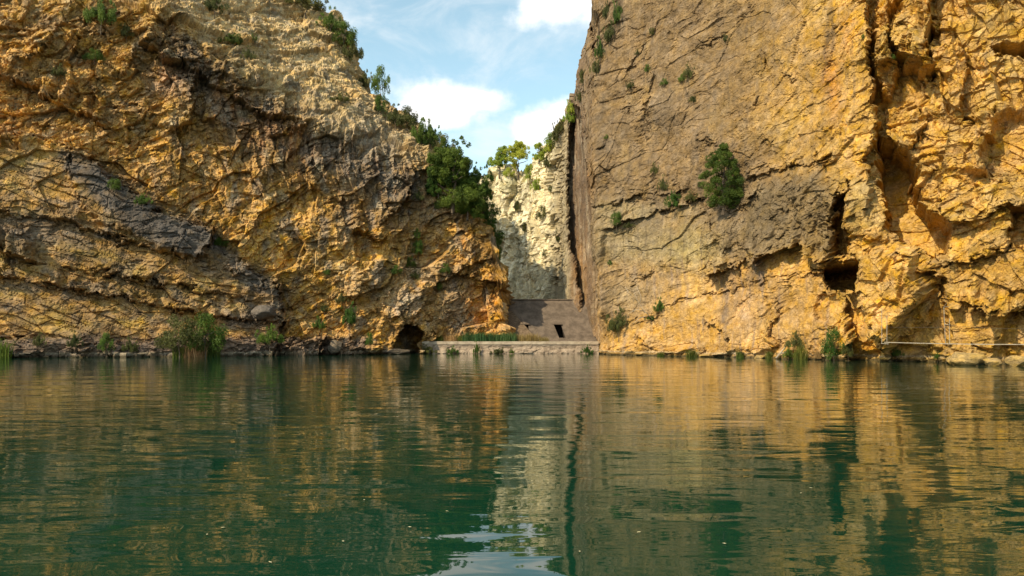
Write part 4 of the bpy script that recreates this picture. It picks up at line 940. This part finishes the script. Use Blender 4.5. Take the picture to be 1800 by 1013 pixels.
# right cliff
GC = 'small shrubs rooted in the right cliff'
plant(RS, 'cone', ML_jun, 1268, 360, 74, 106, 'dark pointed juniper growing from the ledge of the right cliff', 'juniper tree', name='juniper_tree', out=.5)
for px, py, ww, hh_, k, mt, lb in [(1082, 398, 26, 24, 'round', ML_dark, 'dark round shrub at the left end of the right cliff ledge'), (1103, 402, 22, 10, 'sprawl', ML_olive, 'flat shrub beside the dark round one on the ledge'),
        (1184, 366, 46, 30, 'sprawl', ML_fresh, 'green bush on the ledge left of the juniper'), (1212, 352, 24, 18, 'sprawl', ML_olive, 'grey shrub between the green bush and the juniper'),
        (1163, 332, 20, 24, 'sprawl', ML_olive, 'dull shrub above the green bush'), (1300, 322, 18, 16, 'round', ML_fresh, 'small shrub at the right foot of the juniper'),
        (1142, 62, 14, 14, 'round', ML_olive, 'tiny shrub high on the upper left of the right cliff'), (1136, 125, 14, 14, 'round', ML_fresh, 'tiny green shrub in the upper crack of the right cliff'),
        (1195, 145, 16, 14, 'round', ML_fresh, 'green tuft at the left end of the short crack'), (1207, 138, 22, 26, 'sprawl', ML_olive, 'olive shrub on the short diagonal crack'),
        (1165, 152, 14, 12, 'round', ML_fresh, 'small shrub under the tiny one in the upper crack'), (1272, 72, 14, 14, 'sprawl', ML_olive, 'faint shrub near the top middle of the right cliff'),
        (1105, 158, 20, 16, 'sprawl', ML_olive, 'grey shrub on the left part of the upper slab'), (1118, 98, 12, 10, 'sprawl', ML_olive, 'tiny grey shrub above the upper crack'),
        (1215, 178, 18, 14, 'sprawl', ML_olive, 'thin shrub below the diagonal crack'), (1148, 305, 16, 20, 'sprawl', ML_olive, 'thin grey shrub above the left ledge'),
        (1063, 244, 9, 9, 'round', ML_dark, 'tiny dark shrub beside the gorge corner'), (1068, 466, 9, 9, 'round', ML_fresh, 'tiny green shrub low beside the gorge corner'),
        (1085, 578, 46, 40, 'sprawl', ML_olive, 'grey green bush at the lower left of the right cliff'), (1158, 548, 26, 22, 'sprawl', ML_dark, 'dark bush under the dead branches'),
        (1140, 562, 24, 8, 'sprawl', ML_fresh, 'flat green shrub on the low ledge'), (1514, 70, 10, 8, 'round', ML_fresh, 'tiny shrub on the golden wall near the pillars'),
        (1568, 108, 12, 9, 'round', ML_fresh, 'tiny shrub at the foot of the small pillar')]:
    plant(RS, k, mt, px, py, ww, hh_, lb, 'shrub', GC)
GK = 'bushes along the left edge of the right cliff'
for px, py, ww, hh_, k, mt, lb in [(1084, 42, 26, 36, 'sprawl', ML_dark, 'dark bush at the top of the right cliff edge'), (1070, 72, 26, 34, 'sprawl', ML_olive, 'olive bush below the top one on the right cliff edge'),
        (1052, 98, 24, 34, 'sprawl', ML_dark, 'leafy bush on the right cliff edge against the sky'), (1044, 126, 22, 28, 'sprawl', ML_olive, 'sparse bush on the right cliff edge'),
        (1022, 148, 22, 26, 'round', ML_olive, 'grey bush sticking out into the sky above the gorge'), (1018, 178, 24, 26, 'sprawl', ML_olive, 'yellowish bush on the gorge rim'),
        (1006, 202, 22, 24, 'sprawl', ML_pine, 'bright bush on the gorge rim below the grey one'), (1062, 30, 18, 30, 'sprawl', ML_olive, 'thin bush beside the dark top of the cliff edge')]:
    plant(RS, k, mt, px, py, ww, hh_, lb, 'shrub', GK)
GW = 'plants at the foot of the right cliff'
for px, py, ww, hh_, k, mt, lb in [(1462, 626, 50, 52, 'round', ML_fresh, 'bushy green shrub by the water below the dark cave'), (1492, 628, 30, 34, 'sprawl', ML_olive, 'drier shrub right of the bushy green one'),
        (1400, 612, 44, 28, 'sprawl', ML_olive, 'olive bush above the driftwood'), (1384, 626, 30, 20, 'sprawl', ML_dark, 'dark scrub around the driftwood log'),
        (1575, 628, 26, 16, 'sprawl', ML_dark, 'dark weeds in the shade under the walkway'), (1645, 632, 20, 14, 'sprawl', ML_dark, 'small dark weeds at the water below the walkway frame')]:
    plant(RS, k, mt, px, py, ww, hh_, lb, 'shrub', GW, out=.4)
for px, py, ww, hh_, mt, lb in [(1216, 628, 30, 16, ML_grass, 'grass tuft at the water under the golden wall'), (1297, 628, 18, 16, ML_grass, 'small grass tuft at the foot of the dark wedge'),
        (1408, 634, 32, 30, ML_grass, 'arching grass clump right of the driftwood'), (1350, 628, 22, 16, ML_grass, 'grass tuft left of the driftwood'), (1160, 625, 18, 9, ML_grass, 'short grass tuft near the gorge end of the right cliff'), (1436, 630, 20, 18, ML_dry, 'dry straw clump beside the bushy green shrub')]:
    plant(RS, 'tuft', mt, px, py, ww, hh_, lb, 'grass', 'grass tufts along the right waterline', name='grass_tuft', out=.4)
# on the low wall
zt = CZ - .03
def on_wall(px, D=101.8, z=None): return Vector((px_to_x(px, D), D, zt if z is None else z))
GE = 'reeds on top of the low wall'
for px, D, lb in [(828, 102.0, 'first clump of blue green reeds from the left on the low wall'), (850, 101.6, 'second clump of blue green reeds on the low wall'), (873, 102.0, 'third clump of blue green reeds on the low wall'), (893, 101.7, 'last clump of blue green reeds, next to the dam')]:
    plant(None, 'reedbed', ML_reed, px, 600, 34, 18, lb, 'reeds', GE, name='reed_clump', loc=on_wall(px, D))
for px, mt, ww, hh_, lb in [(768, ML_grass, 28, 14, 'short green grass on the low wall right of the cave'), (790, ML_dry, 30, 15, 'dry grass on the low wall left of the reeds'), (808, ML_grass, 20, 13, 'mixed grass touching the left end of the reeds'),
                            (918, ML_dry, 30, 16, 'dry straw grass at the left foot of the dam'), (938, ML_dry, 30, 17, 'dry straw grass below the small dam opening'), (955, ML_dry, 22, 10, 'low dry grass between the two dam openings')]:
    plant(None, 'strawbed', mt, px, 600, ww, hh_, lb, 'grass', 'grass on top of the low wall', name='grass_clump', loc=on_wall(px))
for px, mt, ww, hh_, lb in [(752, ML_olive, 34, 16, 'olive bush at the water right of the cave'), (795, ML_dark, 24, 14, 'dark bush against the face of the low wall'), (838, ML_fresh, 16, 20, 'upright green bush on the face of the low wall'),
                            (876, ML_olive, 30, 10, 'low olive bush at the base of the low wall'), (900, ML_fresh, 12, 9, 'small green bush at the base of the low wall'), (1032, ML_fresh, 24, 14, 'green bush at the right end of the low wall')]:
    plant(None, 'sprawl', mt, px, 620, ww, hh_, lb, 'shrub', 'bushes at the base of the low wall', name='shrub', loc=on_wall(px, 99.9, .05))

# dead branches and driftwood
def dead(surf, px, py, segs, label, cat, name, r0=.05):
    p = locate(surf, px, py); s = p.y / F; e = empty(name, p, label, cat)
    P = []
    for seg in segs: P.append([(Vector(((x - px) * s, -.35 - .05 * i, (py - y) * s)), r0 * (1 - .22 * i)) for i, (x, y) in enumerate(seg)])
    v, f_ = tube(P[:1], 6); mobj('stem', v, f_, M_dead, e, True)
    for q in P[1:]: v, f_ = tube([q], 5); mobj('branch', v, f_, M_dead, e, True)
dead(RS, 1142, 562, [[(1142, 562), (1128, 548), (1116, 530), (1108, 512)], [(1128, 548), (1114, 545), (1100, 552)], [(1120, 536), (1122, 522), (1114, 505)], [(1135, 556), (1120, 560), (1108, 570)], [(1116, 530), (1102, 518), (1094, 506)]],
     'bleached bare branches hanging on the lower right cliff', 'dead bush', 'dead_bush', .045)
dead(RS, 1362, 628, [[(1360, 630), (1368, 620), (1376, 610), (1384, 603)], [(1366, 622), (1376, 620), (1388, 622)]], 'pale driftwood log leaning on the bank', 'driftwood', 'driftwood_log', .09)

# boulders at the waterline
def boulder(loc, sx, sy, sz, seed, label, group, mat, rz=0):
    import bmesh
    bm = bmesh.new(); bmesh.ops.create_icosphere(bm, subdivisions=4, radius=1)
    r = np.random.default_rng(seed); pl = r.normal(size=(14, 3)); pl /= np.linalg.norm(pl, axis=1)[:, None]; off = r.uniform(.55, .9, 14)
    for v in bm.verts:
        p = np.array(v.co)
        for n_, o_ in zip(pl, off):
            d = p @ n_ - o_
            if d > 0: p = p - n_ * d * .92
        v.co = p
    me = bpy.data.meshes.new('boulder'); bm.to_mesh(me); bm.free()
    co = np.array([v.co[:] for v in me.vertices]); k = fbm(co[:, 0] * 1.0 + co[:, 2] * .7, co[:, 1] + co[:, 2], .5, 4, seed) * .10
    co *= (1 + k)[:, None]; me.vertices.foreach_set('co', co.ravel().astype(f32))
    ca_ = me.color_attributes.new('Col', 'FLOAT_COLOR', 'POINT'); rr = np.ones((len(co), 4), f32); rr[:, :3] = BASEC; ca_.data.foreach_set('color', rr.ravel())
    me.materials.append(mat); o = bpy.data.objects.new('boulder', me); C.objects.link(o); o.location = loc; o.scale = (sx, sy, sz); o.rotation_euler.z = rz
    return tag(o, label, 'boulder', group)
BASEC = (.16, .125, .085)
def bld(px, py, D, wpx, hpx, seed, lb, grp):
    s = D / F; boulder((px_to_x(px, D), D, CZ + (HY - py) * s), wpx * s / 2, wpx * s * .4, hpx * s / 2 * 1.2, seed, lb, grp, mrock, seed)
GBL = 'boulders at the foot of the left cliff'
bld(694, 618, 97, 64, 9, 1, 'long flat rock slab in front of the cave mouth', GBL); bld(655, 606, 96, 30, 22, 2, 'rounded boulder left of the cave slab', GBL)
bld(632, 612, 94, 30, 18, 3, 'low boulder at the water left of the cave', GBL); bld(590, 610, 90.5, 34, 26, 4, 'square grey boulder below the golden wall', GBL)
BASEC = (.12, .10, .08); bld(466, 551, 86.6, 60, 24, 5, 'dark rounded block at the end of the layered rock', GBL)
BASEC = (.42, .28, .10)
GBR = 'boulders at the foot of the right cliff'
bld(1700, 630, 52.5, 60, 26, 6, 'large sunlit boulder at the water below the walkway', GBR); bld(1672, 634, 53, 24, 14, 7, 'small boulder left of the large sunlit one', GBR); bld(1745, 636, 51, 36, 14, 8, 'low wet boulder right of the large sunlit one', GBR)
bld(1790, 634, 50, 40, 20, 9, 'dark boulder at the right edge of the photo', GBR)
bld(1335, 628, 74, 22, 8, 10, 'flat stone at the waterline left of the driftwood', GBR); bld(1240, 626, 80, 30, 6, 11, 'thin flat stone at the waterline under the pale stain', GBR)

# floating leaves
FL = ['pale leaf floating alone right of the middle, near the bottom of the photo', 'pale leaf floating left, right one of a loose pair', 'pale leaf floating left, left one of a loose pair', 'pale leaf floating below the large tree reflection, left of the sky patch',
      'pale leaf farthest from the camera in the left half of the water', 'pale leaf in the reflection of the right cliff, right one of two close together', 'pale leaf just right of the sky reflection', 'pale leaf in the reflection of the right cliff, left one of two close together',
      'pale leaf left of the reflected sky patch', 'pale leaf nearest to the camera in the left half', 'pale leaf between the sky reflection and the lone right leaf', 'pale leaf floating in the reflection of the cave']
ML_float = plain_mat('yellowed leaf', (.45, .38, .2), (.65, .58, .38), 20)
for i, (px, py) in enumerate([(1273, 957), (392, 929), (364, 941), (603, 953), (786, 900), (1425, 859), (1019, 971), (1408, 868), (720, 928), (475, 990), (1123, 937), (640, 880)]):
    D = F * CZ / (py - HY); s = .011 + .005 * rng.random()
    v = [(-s * 1.6, 0, .0), (-s * .5, -s * .6, .004), (s * .7, -s * .5, .003), (s * 1.7, 0, .006), (s * .6, s * .5, .003), (-s * .6, s * .6, .005)]
    o = mobj('floating_leaf', v, [(0, 1, 2, 3, 4, 5)], ML_float); o.location = (px_to_x(px, D), D, .006); o.rotation_euler.z = rng.uniform(0, 6)
    tag(o, FL[i], 'leaf', 'leaves floating on the water')
